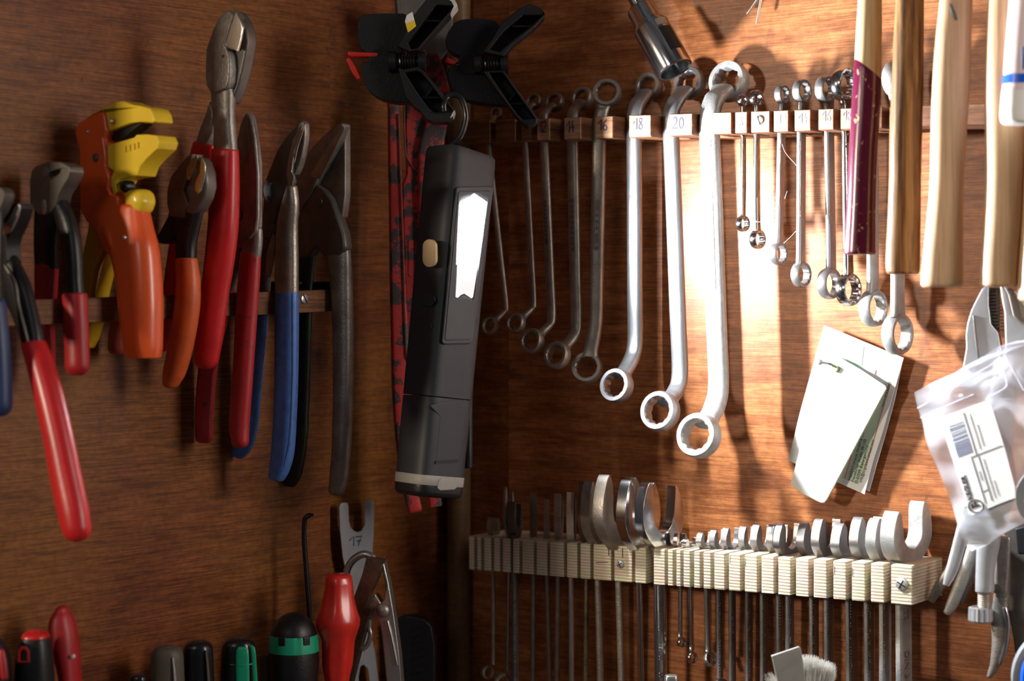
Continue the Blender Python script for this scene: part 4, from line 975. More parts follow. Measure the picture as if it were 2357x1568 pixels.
def bhandle(label, x0, x1, y, mat, dd=.05):
    fx = fb((x0 + x1) / 2, dd)
    g = T('screwdriver', label, 'screwdriver', fx.p((x0 + x1) / 2, 1640), 'tool handles along the bottom left'); w = x1 - x0
    build('grip', lofte(fx, [(x0 + w * .30, y + 1, x1 - w * .30, y + 1, w * .14), (x0 + w * .17, y + w * .05, x1 - w * .17, y + w * .05, w * .22), (x0 + w * .07, y + w * .15, x1 - w * .07, y + w * .15, w * .26), (x0 + w * .03, y + w * .3, x1 - w * .03, y + w * .3, w * .28), (x0 + 1, y + w * .6, x1 - 1, y + w * .6, w * .29), (x0 - 3, 1640, x1 + 4, 1640, w * .3)], 2.3, caps=(.05, .3)), mat, g)
    return fx, g
fx, g = bhandle('dusty black handle with worn flutes, fourth from the left along the bottom', 346, 424, 1487, DUSTBLK)
build('flute', loft(fx, [(398, 1515, 5, 3, 10), (402, 1560, 7, 3, 11), (404, 1640, 7, 3, 11.5)], 2, 10, 3), DUST, g)
fx, g = bhandle('glossy black handle, just left of the green-striped one', 420, 492, 1475, BLKG)
build('flute', loft(fx, [(474, 1500, 4, 3, 9), (478, 1540, 7, 3, 10), (484, 1640, 8, 3, 10.5)], 2, 10, 3), DUSTBLK, g)
fx, g = bhandle('black handle with tall green oval stripes', 508, 590, 1467, BLKG, .055)
for xa, xb, y0, yb in ((522, 538, 1490, 1640), (542, 573, 1488, 1640), (574, 585, 1484, 1640)):
    w = xb - xa; z = .0118 if xa == 542 else .0095
    build('green_stripe', loft(fx, [((xa + xb) / 2, y0 + 4, w * .7, 2, z * 1000 - .4), ((xa + xb) / 2 + (4 if xa == 574 else 0), y0 + 22, w, 2, z * 1000), ((xa + xb) / 2 + (2 if xa < 570 else 12), yb, w, 2, z * 1000)], 2.6, 12, 3), GREEN, g)
build('stripe_bridge', loft(fx, [(530, 1530, 4, 1.4, 10.8), (556, 1532, 4, 1.4, 12.6), (580, 1529, 4, 1.4, 10.8)], 2, 8, 3), GREEN, g)
bhandle('low dusty handle between the green stripes and the big green-ringed knob', 596, 626, 1507, DUSTBLK, .045)
bhandle('lowest black handle, only its tip in view', 298, 340, 1552, BLKG, .045)
# ratchet knob
fx = fb(676, .065)
g = T('bit_holder_screwdriver', 'fat black knob handle with a notched green ring', 'screwdriver', fx.p(676, 1640), 'tool handles along the bottom left')
c = fx.p(676, 1460); s = c.y / F
m = M(); lathe(m, c, UP, [(50 * s, .0005), (48 * s, 14 * s), (42 * s, 28 * s), (30 * s, 41 * s), (14 * s, 50 * s), (0, 53 * s), (-6 * s, 53 * s)], 40); build('domed_cap', m, BLK, g)
m = M(); lathe(m, c, UP, [(0, 55 * s), (-4 * s, 56 * s), (-38 * s, 58 * s), (-40 * s, 56 * s)], 60, fac=lambda a, t: 1 - (.05 if cos(a * 6) > .82 and t > -30 * s else 0)); build('green_ring', m, GREEN, g)
for a in (-22, 38):
    q = c + Vector((sin(radians(a)) * 55.5 * s, -cos(radians(a)) * 55.5 * s, -8 * s)); m = M()
    box(m, q, Vector((cos(radians(a)), sin(radians(a)), 0)) * 9 * s, Vector((sin(radians(a)), -cos(radians(a)), 0)) * 2.5 * s, UP * 10 * s); build('ring_notch', m, BLK, g, bevel=.0015, seg=2)
m = M(); lathe(m, c, UP, [(-39 * s, 57 * s), (-60 * s, 59 * s), (-100 * s, 56 * s), (-190 * s, 52 * s)], 40); build('grip', m, BLK, g)
# hooked pick
fx = fb(708, .04)
g = T('pick', 'thin black pick with a small bent tip, standing behind the green-ringed knob', 'pick', fx.p(713, 1600))
m = M(); tube(m, [fx.p(*q) for q in ((722, 1185), (715, 1186), (706, 1190), (701, 1200), (700, 1240), (704, 1300), (710, 1380), (714, 1460), (716, 1600))], lambda t: .0008 + .0013 * min(1, t * 6), 10, 4); build('shank', m, BLKG, g)
# red faceted handle
fx = fb(778, .085)
g = T('screwdriver', 'big glossy red faceted handle in front of the metal clamp', 'screwdriver', fx.p(778, 1640), 'tool handles along the bottom left')
rows = [(1323, 752, 806), (1330, 747, 811), (1345, 746, 814), (1375, 741, 817), (1400, 734, 823), (1425, 726, 830), (1440, 726, 829), (1455, 732, 823), (1475, 740, 817), (1500, 741, 815), (1530, 741, 812), (1555, 745, 806), (1590, 752, 800), (1640, 756, 798)]
m = M(); rings = []
for i, (y, a, b) in enumerate(rows):
    p, q = fx.p(a, y), fx.p(b, y); cc = (p + q) / 2; r = (q - p).length / 2; ring = []
    for j in range(36):
        an = 2 * pi * j / 36; fl_ = 1 - .045 * (1 + cos(an * 6 + (pi if y > 1440 else 0))) * (1 if 1335 < y < 1425 or y > 1460 else .2)
        ring.append(cc + Vector((cos(an), sin(an), 0)) * r * fl_)
    rings.append(ring)
ctr = sum(rings[0], Vector()) / 36; rings.insert(0, [ctr + (p - ctr) * .75 + UP * .0007 for p in rings[0]])
skin(m, rings); build('grip', m, REDBR, g, autos=60)

# fork template, metal clamp, black thing
fx = Fr(FL(.012).p(820, 1300), nL)
g = T('spacer_fork', 'flat grey metal fork hand-marked 17, hung on the wall above the clamp', 'gauge', fx.p(820, 1300))
out = [(780, 1168), (784, 1159), (792, 1157), (799, 1158), (801, 1166), (802, 1200), (806, 1214), (814, 1222), (822, 1225), (832, 1222), (839, 1208), (838, 1158), (842, 1150), (850, 1149), (859, 1153), (860, 1180), (859, 1230), (856, 1275), (850, 1310), (840, 1400), (850, 1450), (862, 1500), (870, 1568), (872, 1640), (812, 1640), (812, 1480), (800, 1400), (798, 1330), (788, 1280), (782, 1220)]
m = prism(fx, out, .0016, 0, holes=[[(824, 1560), (828, 1535), (836, 1530), (846, 1540), (850, 1570), (846, 1600), (830, 1600)]]); build('plate', m, GALV, g, bevel=.0003, seg=1)
pen('size_number', '17', fx, 804, 1257, 22, INK, g, 24, .0006, .0010)
f2 = Fr(FL(.075).p(850, 1420), yawn(-12))
g = T('metal_spring_clamp', 'nickel-plated metal clip with a curled wire loop, behind the red faceted handle', 'clamp', f2.p(850, 1500))
m = M(); tube(m, [f2.p(*q) for q in ((797, 1350), (798, 1316), (812, 1290), (836, 1276), (858, 1284), (866, 1306))], .0030, 12, 5); build('wire_loop', m, NICKEL, g)
PR('left_leg', g, f2, [(848, 1280), (866, 1284), (884, 1288), (872, 1330), (852, 1372), (846, 1396), (860, 1400), (850, 1424), (838, 1470), (820, 1540), (806, 1600), (796, 1600), (806, 1540), (822, 1460), (818, 1420), (820, 1370), (838, 1320)], .010, BRONZE, .004, .0012)
PR('right_leg', g, f2, [(882, 1280), (888, 1296), (898, 1340), (908, 1400), (914, 1440), (922, 1500), (930, 1600), (896, 1600), (888, 1520), (880, 1440), (872, 1424), (856, 1424), (848, 1410), (858, 1380), (866, 1364), (880, 1386), (888, 1376), (892, 1350), (884, 1320)], .010, NICKEL, -.004, .0012)
m = M(); lathe(m, f2.p(881, 1406, .002), f2.n, [(0, .0055), (.0016, .005), (.003, .003), (.0034, .0001)], 24); build('rivet', m, OLDST, g)
m = M(); tube(m, [f2.p(*q) for q in ((851, 1426), (850, 1446), (853, 1462), (846, 1484), (834, 1496))], .0020, 10, 4); build('inner_spring', m, NICKEL, g)
LP('right_leg_rib', g, f2, [(892, 1430, 5, 2, 2), (902, 1470, 5, 2, 2), (914, 1530, 5, 2, 2)], NICKEL, 2)
f3 = Fr(FL(.03).p(955, 1500), yawn(-6))
g = T('file_handle', 'black ribbed handle end in the dark, right of the metal clip', 'handle', f3.p(955, 1600))
PR('grip', g, f3, [(914, 1425), (925, 1417), (950, 1415), (980, 1423), (996, 1440), (1003, 1480), (1004, 1640), (920, 1640)], .014, BLK, 0, .004, seg=3)
for i in range(7): LP('rib', g, f3, [(948, 1452 + i * 17, 3, 1.5, 7), (985, 1440 + i * 17, 3, 1.5, 7)], BLK, 2)

# ================================================================ UPPER MIDDLE: SOCKET, PINS
f = FR(.045); p0 = f.p(1452, -22); p1 = f.p(1555, 164)
ax = (p1 - p0).normalized(); Ls = (p1 - p0).length; s = 1 / 2950
g = T('impact_socket', 'chrome socket on an extension bar, hanging mouth down above the ring spanners', 'socket', f.p(1500, 70))
m = M(); lathe(m, p0 - ax * .03, ax, [(0, 14 * s), (.001, 17 * s), (.052, 17 * s), (.053, 15 * s)], 28); build('extension_bar', m, CHROME, g)
m = M(); lathe(m, p0 + ax * .0155, ax, [(0, 18 * s), (.001, 30 * s), (.003, 35 * s), (.015, 35 * s), (.018, 40 * s), (.021, 44 * s), (.0225, 45 * s), (Ls - .018, 45 * s), (Ls - .0165, 44 * s), (Ls - .0165, 36 * s), (Ls - .036, 34 * s), (Ls - .036, .0001)], 48)
build('barrel', m, CHROME, g, autos=50)
q0 = p0 + ax * .052; u = (f.n - ax * f.n.dot(ax)).normalized(); v = ax.cross(u); m = M(); rr = 45.4 * s
if v.x < 0: v = -v
def band(t0, t1, a0, a1):
    top = []; n = 10
    P1 = [q0 + ax * t0 + u * rr * cos(a0 + (a1 - a0) * i / n) + v * rr * sin(a0 + (a1 - a0) * i / n) for i in range(n + 1)]
    P2 = [p + ax * (t1 - t0) for p in P1]
    mm = M(); mm.add(P1 + P2, [(i, i + 1, n + 2 + i, n + 1 + i) for i in range(n)]); return mm
o = build('size_label', band(-.006, .016, .75, 1.5), BLKST, g)
o = build('label_border', band(-.014, -.008, .75, 1.5), OLDST, g)
f = FR(.0)
for lab, a, b in (('bent wire pin at the top edge, the slanting one of the crossed pair', (1752, -14), (1720, 32)), ('straight wire pin at the top edge, the lower-reaching one of the crossed pair', (1754, -14), (1741, 54))):
    m = M(); off = .006 if 'bent' in lab else .012
    p = f.p(*a, off); q = f.p(*b, off); tube(m, [p + UP * .01, p, q], .0011, 12, 1); o = build('wire_pin', m, NICKEL); tag(o, lab, 'pin', 'wire pins at the top edge')

# ================================================================ HAMMER HANDLES AND TUBE (upper right)
fh = Fr(FR(.125).p(2000, 300), yawn(0))
def fhx(x, d=.125): return Fr(FR(d).p(x, 300), yawn(-8))
HG = 'hammer handles hanging at the upper right'
f = fhx(1990, .115)
g = T('hammer', 'hammer handle dipped in chipped purple paint, bare ash above', 'hammer', f.p(1980, 585), HG)
E = lambda rows, k=2.2, caps=(.1, .2), n=28: lofte(f, [(a, y, b, y, t) for y, a, b, t in rows], k, n, 4, caps)
build('bare_handle', E([(-60, 1979, 2031, 17), (0, 1975, 2030, 18), (60, 1971, 2030, 19), (134, 1967, 2029, 19.5), (187, 1963, 2028, 20), (241, 1961, 2027, 20), (375, 1954, 2018, 20), (480, 1949, 2015, 20), (579, 1943, 2015, 22)]), ASH, g)
rows = [(1966.5, 137, 2029.5, 186, 20), (1962.5, 190, 2028.5, 205, 20.7), (1959.5, 241, 2027.8, 243, 20.7), (1955, 320, 2022, 320, 20.8), (1952, 375, 2019, 375, 20.8), (1947.5, 480, 2016, 480, 21), (1942, 560, 2016, 560, 22), (1940.5, 582, 2016, 582, 22.6)]
build('paint_dip', lofte(f, rows, 2.2, 28, 4, (.02, .12)), PURP, g)
f = fhx(2085, .118)
g = T('hammer', 'hammer handle of dark streaked wood, right of the purple-dipped one', 'hammer', f.p(2080, 625), HG)
build('handle', E([(-60, 2064, 2127, 20), (0, 2062, 2127, 20), (107, 2056, 2126, 22), (214, 2052, 2125, 22), (321, 2047, 2122, 22), (415, 2046, 2120, 22), (513, 2042, 2119, 22), (600, 2038, 2118, 22), (624, 2039, 2117, 22)], 2.6), HICK, g)
f = fhx(2190, .122)
g = T('hammer', 'pale smooth hammer handle with one dark knot near the top', 'hammer', f.p(2170, 656), HG)
build('handle', E([(-60, 2168, 2240, 22), (0, 2163, 2238, 24), (107, 2152, 2235, 25), (214, 2145, 2231, 26), (321, 2142, 2224, 26), (420, 2140, 2218, 26), (496, 2134, 2217, 26), (594, 2124, 2217, 27), (652, 2119, 2217, 28)], 2.5), BEECH, g)
m = M(); loft(f, [(2187, 10, 5, 1, 12.4), (2194, 28, 9, 1, 12.3), (2201, 45, 8, 1, 12.2)], 2, 12, 3, (1, 1), m); build('knot', m, INKG, g)
f = fhx(2310, .122)
g = T('hammer', 'pale hammer handle under the blue-banded tube', 'hammer', f.p(2300, 656), HG)
build('handle', E([(-60, 2280, 2356, 24), (0, 2275, 2356, 25), (107, 2270, 2357, 26), (214, 2267, 2358, 27), (321, 2268, 2360, 27), (420, 2268, 2356, 27), (513, 2264, 2352, 28), (600, 2258, 2344, 28), (652, 2256, 2342, 29)], 2.5), BEECH, g)
f = fhx(2400, .122)
g = T('hammer', 'pale handle sliced by the right frame edge, beside the jaws of the locking pliers', 'hammer', f.p(2380, 690), HG)
build('handle', E([(-60, 2372, 2450, 24), (300, 2362, 2450, 27), (500, 2354, 2446, 28), (640, 2344, 2440, 28), (684, 2343, 2438, 28)], 2.5), BEECH, g)
f = fhx(2350, .150)
g = T('glue_tube', 'pinkish plastic tube with a blue band and white cap, top right corner', 'tube', f.p(2345, 283))
build('tube_body', E([(-60, 2328, 2412, 26), (0, 2323, 2408, 26), (80, 2316, 2402, 26), (161, 2310, 2398, 26), (210, 2306, 2396, 26)], 2.1), TUBEP, g)
build('blue_band', E([(174, 2308.0, 2398.6, 26.9), (184, 2307.4, 2398.2, 26.9), (195, 2306.6, 2397.6, 26.9)], 2.1, (0, 0)), BLUEB, g)
build('cap', E([(206, 2306, 2396, 25.5), (230, 2304, 2395, 26.4), (262, 2301, 2394, 26.4), (276, 2303, 2392, 26)], 2.2, (.1, .25)), WHITEP, g)
for i in range(3): build('print_line', loft(f, [(2354 - i * 0 + i * 7, 108, 3.5, .6, 13.4), (2353 + i * 7, 130 - i * 4, 3.5, .6, 13.4), (2352 + i * 7, 158, 3.5, .6, 13.4)], 2, 8, 2), INKB, g)

# ================================================================ PINNED PAPERS
def paper(name, f, pts, mat, parent, t=.0004, bend=None, d=0):
    m = M(); P = [f.p(x, y, d) + (f.n * bend(x, y) if bend else Vector()) for x, y in pts]
    slab(m, [p + f.n * t / 2 for p in P], [p - f.n * t / 2 for p in P]); return build(name, m, mat, parent, smooth=False)
fp = FR(.012)
gA = T('leaflet', 'white company leaflet with a red line and small print along its right side', 'leaflet', fp.p(1940, 940), 'papers on the nail')
paper('page', FR(.010), [(1897, 749), (1950, 770), (2028, 803), (2080, 824), (2058, 900), (2030, 1000), (2010, 1060), (1990, 1138), (1924, 1109), (1870, 1086), (1815, 1060), (1840, 955), (1866, 860)], PAPER, gA, .0004)
paper('back_page', FR(.0065), [(1960, 780), (2079, 824), (2060, 920), (2036, 1010), (2018, 1070), (2001, 1132), (1980, 1124)], PAPER, gA, .0004)
fpp = FR(.0103)
paper('green_panel', fpp, [(1985, 930), (2036, 880), (2048, 880), (2051, 884), (2016, 1000), (1976, 1115), (1926, 1096), (1936, 1060)], PAPERG, gA, .0001)
paper('green_stem', fpp, [(1976, 795), (1982, 793), (1989, 797), (1983, 842), (1972, 838)], INKGR, gA, .00015, d=.0002)
paper('green_leaf', fpp, [(1942, 822), (1952, 822), (1975, 835), (1990, 845), (1972, 843), (1950, 832)], INKGR, gA, .00015, d=.0002)
m = M(); tube(m, [fpp.p(1944, 1102, .0003), fpp.p(1966, 1027, .0003)], .00028, 5, 1); tube(m, [fpp.p(1993, 1072, .0003), fpp.p(2051, 882, .0003)], .0002, 5, 1); tube(m, [fpp.p(2014, 862, .0003), fpp.p(2016, 852, .0003)], .0003, 5, 1)
build('red_line', m, INKR, gA, smooth=False)
def along(x0, y0, x1, y1, fr):
    p, q = fr.p(x0, y0), fr.p(x1, y1); v = q - p; return math.degrees(atan2(v.z, v.dot(fr.x))), v.length
for s_, a in (('engelbert strauss GmbH & Co. K', (1953, 1106, 1990, 985)), ('Frankfurter Stra\u00dfe 98-102', (1962, 1110, 1992, 1011)), ('D-63599 Biebergem\u00fcnd', (1970, 1113, 1997, 1026)), ('info@engelbert-strauss.com', (1980, 1111, 2010, 1012)), ('www.engelbert', (2030, 937, 2048, 878))):
    an, ln = along(*a, fpp); o = text('small_print', s_, fpp, a[0], a[1], .0021, an, INKG, gA, d=.0004)
    me = o.data; base = fpp.p(a[0], a[1]) - worldloc(gA); dr = fpp.x * cos(radians(an)) + UP * sin(radians(an))
    cur = max((v.co - base).dot(dr) for v in me.vertices); k = ln / cur - 1
    for v in me.vertices: v.co = v.co + dr * (v.co - base).dot(dr) * k
fcd = FR(.020)
gB = T('hang_tag', 'blank white card on the nail, hanging in front of the printed leaflet', 'card', fcd.p(1923, 848), 'papers on the nail')
pts = [(1912, 814), (1935, 824), (1980, 850), (2037, 888), (2040, 894), (2000, 968), (1950, 1062), (1903, 1150), (1898, 1156), (1890, 1157), (1850, 1137), (1824, 1118), (1822, 1110), (1832, 1071), (1855, 985), (1880, 890), (1900, 820)]
m = M(); P = [fcd.p(x, y, -.004 * max(0, (900 - y) / 90)) for x, y in pts]
slab(m, [p + fcd.n * .0006 for p in P], [p - fcd.n * .0006 for p in P]); build('card', m, PAPER, gB, smooth=False)
m = M(); tube(m, [fcd.p(x, y, -.0004) for x, y in ((2040, 894), (2000, 968), (1950, 1062), (1903, 1150), (1896, 1157), (1888, 1156), (1850, 1137), (1824, 1118))], .0006, 6, 1); build('card_edge', m, CARDE, gB)
m = M(); lathe(m, fcd.p(1923, 848, -.0008), fcd.n, [(0, .0026), (.0022, .0026), (.0024, .0001)], 22); build('green_eyelet', m, plain('eyelet', (.55, .70, .30), .6), gB)
def nail(label, x, y, x2, y2):
    f0 = FR(0); a = f0.p(x2, y2); b = FR(.034).p(x, y); m = M(); tube(m, [a, b], .0010, 12, 1)
    ax_ = (b - a).normalized(); lathe(m, b, ax_, [(0, .0010), (.0003, .0022), (.0010, .0022), (.0012, .0018)], 16)
    o = build('nail', m, DARKST if y < 880 else ZINC); tag(o, label, 'nail', 'wall nails'); return o
nail('thin nail holding the white papers', 1888, 834, 1930, 841)

# ================================================================ LOCKING PLIERS, BAG (right edge)
f = Fr(FR(.046).p(2280, 1000), yawn(-22))
g = T('locking_pliers', 'big chrome locking pliers hanging behind the plastic bag', 'locking pliers', f.p(2280, 1000), 'locking pliers at the right edge')
PR('left_jaw', g, f, [(2273, 658), (2262, 666), (2251, 688), (2238, 715), (2230, 742), (2226, 769), (2227, 801), (2220, 841), (2212, 870), (2226, 900), (2262, 900), (2290, 870), (2302, 840), (2306, 800), (2300, 766), (2284, 747), (2278, 702), (2278, 661)], .013, SATIN, 0, .0025, seg=3)
m = M()
for i in range(12):
    y = 676 + i * 7.6; x = 2279 + i * .9
    box(m, f.p(x + 9, y, -.001), f.x * .0035, UP * .0004, f.n * .0045)
box(m, f.p(2290, 716, -.0022), f.x * .0030, UP * .0165, f.n * .0035); build('jaw_teeth', m, DARKST, g, smooth=False)
LP('jaw_seam', g, f, [(2241, 728, 4, 1.6, 6.6), (2245, 770, 5, 1.6, 6.6), (2252, 828, 4, 1.6, 6.6)], DARKST, 2)
PR('right_jaw', g, f, [(2304, 657), (2313, 655), (2326, 680), (2337, 728), (2350, 740), (2390, 760), (2400, 880), (2360, 900), (2318, 880), (2314, 830), (2316, 790), (2315, 758), (2314, 720), (2308, 690)], .012, SATIN, .001, .0025, seg=3)
PR('jaw_back', g, f, [(2318, 662), (2340, 668), (2362, 700), (2400, 760), (2400, 800), (2350, 780), (2334, 740), (2328, 700)], .010, OLDST, -.004, .002)
LP('screw_tube', g, f, [(2310, 860, 70, 14), (2300, 960, 72, 15), (2290, 1080, 66, 15), (2280, 1180, 60, 15), (2275, 1250, 54, 15), (2268, 1310, 44, 13), (2267, 1360, 44, 13)], SATIN, 2.6, (.4, .1), n=20)
m = M(); a = f.p(2266, 1362); lathe(m, a, -UP, [(0, .0046), (.034, .0046)] if False else [(0, .0050)] + [(.001 + i * .0007, .0052 if i % 2 else .0045) for i in range(16)], 20); build('thread', m, OLDST, g)
m = M(); b = f.p(2257, 1397); lathe(m, b, -UP, [(0, .0070), (.0008, .0085), (.0095, .0088), (.0108, .0080), (.011, .0001)], 40, fac=lambda a_, t: 1 - (.035 if int(a_ / (2 * pi) * 40) % 2 else 0)); build('knurled_knob', m, ZINC, g, smooth=False)
LP('release_lever', g, f, [(2222, 1190, 26, 4, 2), (2212, 1235, 30, 4, 2), (2198, 1290, 30, 4, 2), (2186, 1325, 26, 4, 2), (2178, 1346, 16, 3.5, 2)], SATIN, 2.8, (.4, .5))
m = M(); f_ = f; lathe(m, f.p(2318, 866, .004), f.n, [(0, .006), (.003, .0055), (.0045, .003), (.0048, .0001)], 24); build('rivet', m, OLDST, g)
f = Fr(FR(.030).p(2230, 1330), yawn(-22))
g = T('pliers', 'plain steel pliers whose two slim handles point down left, beside the knurled knob', 'pliers', f.p(2230, 1330), 'locking pliers at the right edge')
LP('rear_handle', g, f, [(2205, 1290, 24, 5, -6), (2185, 1318, 30, 5, -6), (2160, 1355, 26, 5, -6), (2144, 1382, 18, 4, -6)], OLDST, 2.6, (.5, .7))
LP('front_handle', g, f, [(2246, 1230, 24, 7), (2232, 1290, 30, 7), (2212, 1345, 32, 7), (2192, 1390, 28, 6), (2180, 1410, 18, 5)], DUST, 2.6, (.4, .6))
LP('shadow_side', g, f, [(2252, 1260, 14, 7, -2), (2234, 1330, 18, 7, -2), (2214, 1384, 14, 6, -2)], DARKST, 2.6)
f = Fr(FR(.034).p(2310, 1400), yawn(-22))
g = T('nippers', 'dark polished nippers with a twisted tip, lower right', 'pliers', f.p(2310, 1400), 'locking pliers at the right edge')
LP('upper_arm', g, f, [(2312, 1240, 30, 6), (2306, 1320, 34, 6), (2304, 1370, 30, 7)], GREYST, 3)
LP('blade', g, f, [(2304, 1365, 32, 6), (2300, 1420, 40, 6), (2302, 1470, 38, 6), (2292, 1525, 26, 5), (2278, 1556, 14, 4)], GREYST, 2.2)
LP('blade_edge', g, f, [(2312, 1400, 10, 2, 3), (2320, 1440, 12, 2, 3), (2316, 1490, 10, 2, 3), (2302, 1530, 7, 2, 2.4)], CHROME, 2)
m = M(); lathe(m, f.p(2295, 1355, .003), f.n, [(0, .0038), (.0015, .0034), (.002, .0001)], 20); build('rivet', m, DARKST, g)
f = Fr(FR(.016).p(2350, 1350), yawn(-30))
g = T('bolt_cutter', 'broad dark steel handle reaching down at the right frame edge', 'handle', f.p(2350, 1350))
PR('handle', g, f, [(2314, 1200), (2360, 1190), (2420, 1190), (2420, 1600), (2350, 1600), (2338, 1480), (2324, 1400), (2314, 1330)], .012, DARKST, -.004, .003, seg=3)
PR('black_cover', g, f, [(2338, 1215), (2400, 1200), (2400, 1275), (2344, 1276)], .006, BLK, .006, .0015)
f = Fr(FR(.075).p(2360, 1520), yawn(-8))
g = T('tape_roll', 'bright blue curved thing with a grey rim, cut by the lower right corner', 'roll', f.p(2380, 1540))
m = M(); lathe(m, f.p(2452, 1560, -.006), f.n, [(0, .032), (.0004, .0365), (.011, .0365), (.0115, .034)], 64); build('grey_rim', m, GALV, g)
m = M(); lathe(m, f.p(2452, 1560, -.004), f.n, [(0, .0315), (.0105, .0315), (.0125, .030), (.0128, .0001)], 64); build('blue_disc', m, BLUEB, g)
f = Fr(FR(.100).p(2380, 1145), yawn(-14))
g = T('metal_disc', 'pale round metal disc cut by the right frame edge, beside the bag label', 'disc', f.p(2385, 1145))
m = prism(f, circ(2387, 1145, 50, 62, 48), .002, 0, holes=[circ(2361, 1152, 4, 4, 12)]); build('plate', m, GALV, g, bevel=.0005)

f = Fr(FR(.086).p(2230, 1050), yawn(-32))
g = T('plastic_bag', 'clear zip bag with a white barcode label, nailed over the locking pliers', 'bag', f.p(2240, 930))
def bagd(x, y): return .0015 * sin(x * .05) * cos(y * .04) + .0012 * sin(x * .11 + y * .07)
bp = [(2106, 903), (2140, 884), (2173, 868), (2194, 860), (2215, 848), (2260, 822), (2300, 798), (2340, 785), (2400, 780), (2410, 900), (2408, 1040), (2405, 1180), (2357, 1205), (2310, 1228), (2275, 1254), (2235, 1270), (2222, 1255), (2212, 1225), (2200, 1190), (2180, 1130), (2150, 1055), (2130, 1000), (2115, 950)]
for side_, nm in ((.0016, 'front_film'), (-.0016, 'back_film')):
    m = M(); P = [f.p(x, y) + f.n * (side_ + bagd(x, y)) for x, y in bp]
    tri = tessellate_polygon([[p for p in P]])
    # dense grid so that the film ripples
    bm = bmesh.new(); vs = [bm.verts.new(p) for p in P]
    for t in tri:
        try: bm.faces.new([vs[i] for i in t])
        except ValueError: pass
    for _ in range(4): bmesh.ops.subdivide_edges(bm, edges=[e for e in bm.edges if e.calc_length() > .006], cuts=1, use_grid_fill=True)
    bmesh.ops.triangulate(bm, faces=bm.faces)
    for v_ in bm.verts:
        a_ = (v_.co - f.o).dot(f.x); z_ = v_.co.z
        v_.co += f.n * (.0012 * sin(a_ * 190 + z_ * 90) * cos(z_ * 140) + .0009 * sin(a_ * 60 - z_ * 210))
    bm.verts.index_update(); m.add([v_.co.copy() for v_ in bm.verts], [tuple(q.index for q in fa.verts) for fa in bm.faces]); bm.free()
    build(nm, m, BAG, g)
for P in ([(2112, 940), (2180, 900), (2290, 835)], [(2118, 962), (2180, 934), (2240, 908)], [(2300, 800), (2330, 850), (2357, 900)], [(2296, 806), (2316, 876), (2312, 894), (2280, 912)]):
    m = M(); tube(m, [f.p(x, y, .0042) for x, y in P], .00045, 6, 4); build('zip_seam' if P[0][0] < 2200 else 'fold', m, BAG, g)
fl2 = Fr(f.o + f.n * .0040, f.n)
lb = build('label', prism(fl2, [(2165, 972), (2163, 964), (2170, 959), (2262, 925), (2275, 925), (2282, 934), (2312, 1030), (2336, 1120), (2337, 1146), (2300, 1160), (2238, 1187), (2230, 1184), (2212, 1120), (2186, 1040)], .0003), PAPER, g, smooth=False)
def lpt(u_, v_):     # label coordinates: u across (0..1), v down the long side (0..1)
    a = Vector((2163, 965)); b = Vector((2275, 924)); c_ = Vector((2234, 1188)); d_ = Vector((2340, 1145))
    t = a + (b - a) * u_; bq = c_ + (d_ - c_) * u_; return tuple(t + (bq - t) * v_)
rnd = random.Random(3); m = M(); v0 = .10
while v0 < .42:
    h = rnd.choice((.004, .006, .010, .014)); gap = rnd.choice((.006, .010, .016)) if v0 < .28 else rnd.choice((.004, .006))
    Pq = [lpt(.12, v0), lpt(.42, v0), lpt(.42, v0 + h), lpt(.12, v0 + h)]
    slab(m, [fl2.p(x, y, .0003) for x, y in Pq], [fl2.p(x, y, .0001) for x, y in Pq]); v0 += h + gap
build('barcode', m, INKB, lb, smooth=False)
m = M()
def ln(a, b, r=.00018): tube(m, [fl2.p(*lpt(*a), .0003), fl2.p(*lpt(*b), .0003)], r, 4, 1)
ln((.47, .02), (.47, .46)); ln((.36, .46), (1, .46), .00025); ln((.36, .46), (.36, .90)); ln((.50, .46), (.50, .94)); ln((.36, .82), (.50, .82)); ln((.36, .90), (.36, .94))
build('ruled_lines', m, INKB, lb, smooth=False)
an, L_ = along(*(lpt(.08, .86) + lpt(.08, .58)), fl2)
o = text('label_lettering', 'KEGLER', fl2, *lpt(.10, .85), .0034, an, INK, lb, d=.0003, bold=.00012)
for u_, v_, v2 in ((.58, .05, .42), (.66, .18, .40), (.58, .52, .92), (.66, .76, .92), (.43, .62, .72)):
    m = M(); P = []; vv = v_
    while vv < v2:
        h = rnd.uniform(.01, .03); a_ = fl2.p(*lpt(u_, vv), .0003); b_ = fl2.p(*lpt(u_, min(v2, vv + h)), .0003)
        tube(m, [a_, b_], .00018, 4, 1); vv += h + .008
    build('fine_print', m, INKB, lb, smooth=False)
m = M(); cx, cy = lpt(.16, .93); cc = fl2.p(cx, cy, .0003); tube(m, [cc + fl2.x * .0052 * cos(a) + UP * .0044 * sin(a) for a in [2 * pi * i / 24 for i in range(25)]], .0004, 6, 1)
qx = Vector((cos(radians(an)), sin(radians(an)))); U_ = fl2.x * qx.x + UP * qx.y; V_ = fl2.x * -qx.y + UP * qx.x
box(m, cc, V_ * .0028, U_ * .0006, fl2.n * .0001); box(m, cc - V_ * .0002 + U_ * .0016, V_ * .0007, U_ * .0018, fl2.n * .0001); box(m, cc + V_ * .0022 + U_ * .0006, V_ * .0007, U_ * .0016, fl2.n * .0001)
build('round_logo', m, INK, lb, smooth=False)
fin = Fr(f.o, f.n)
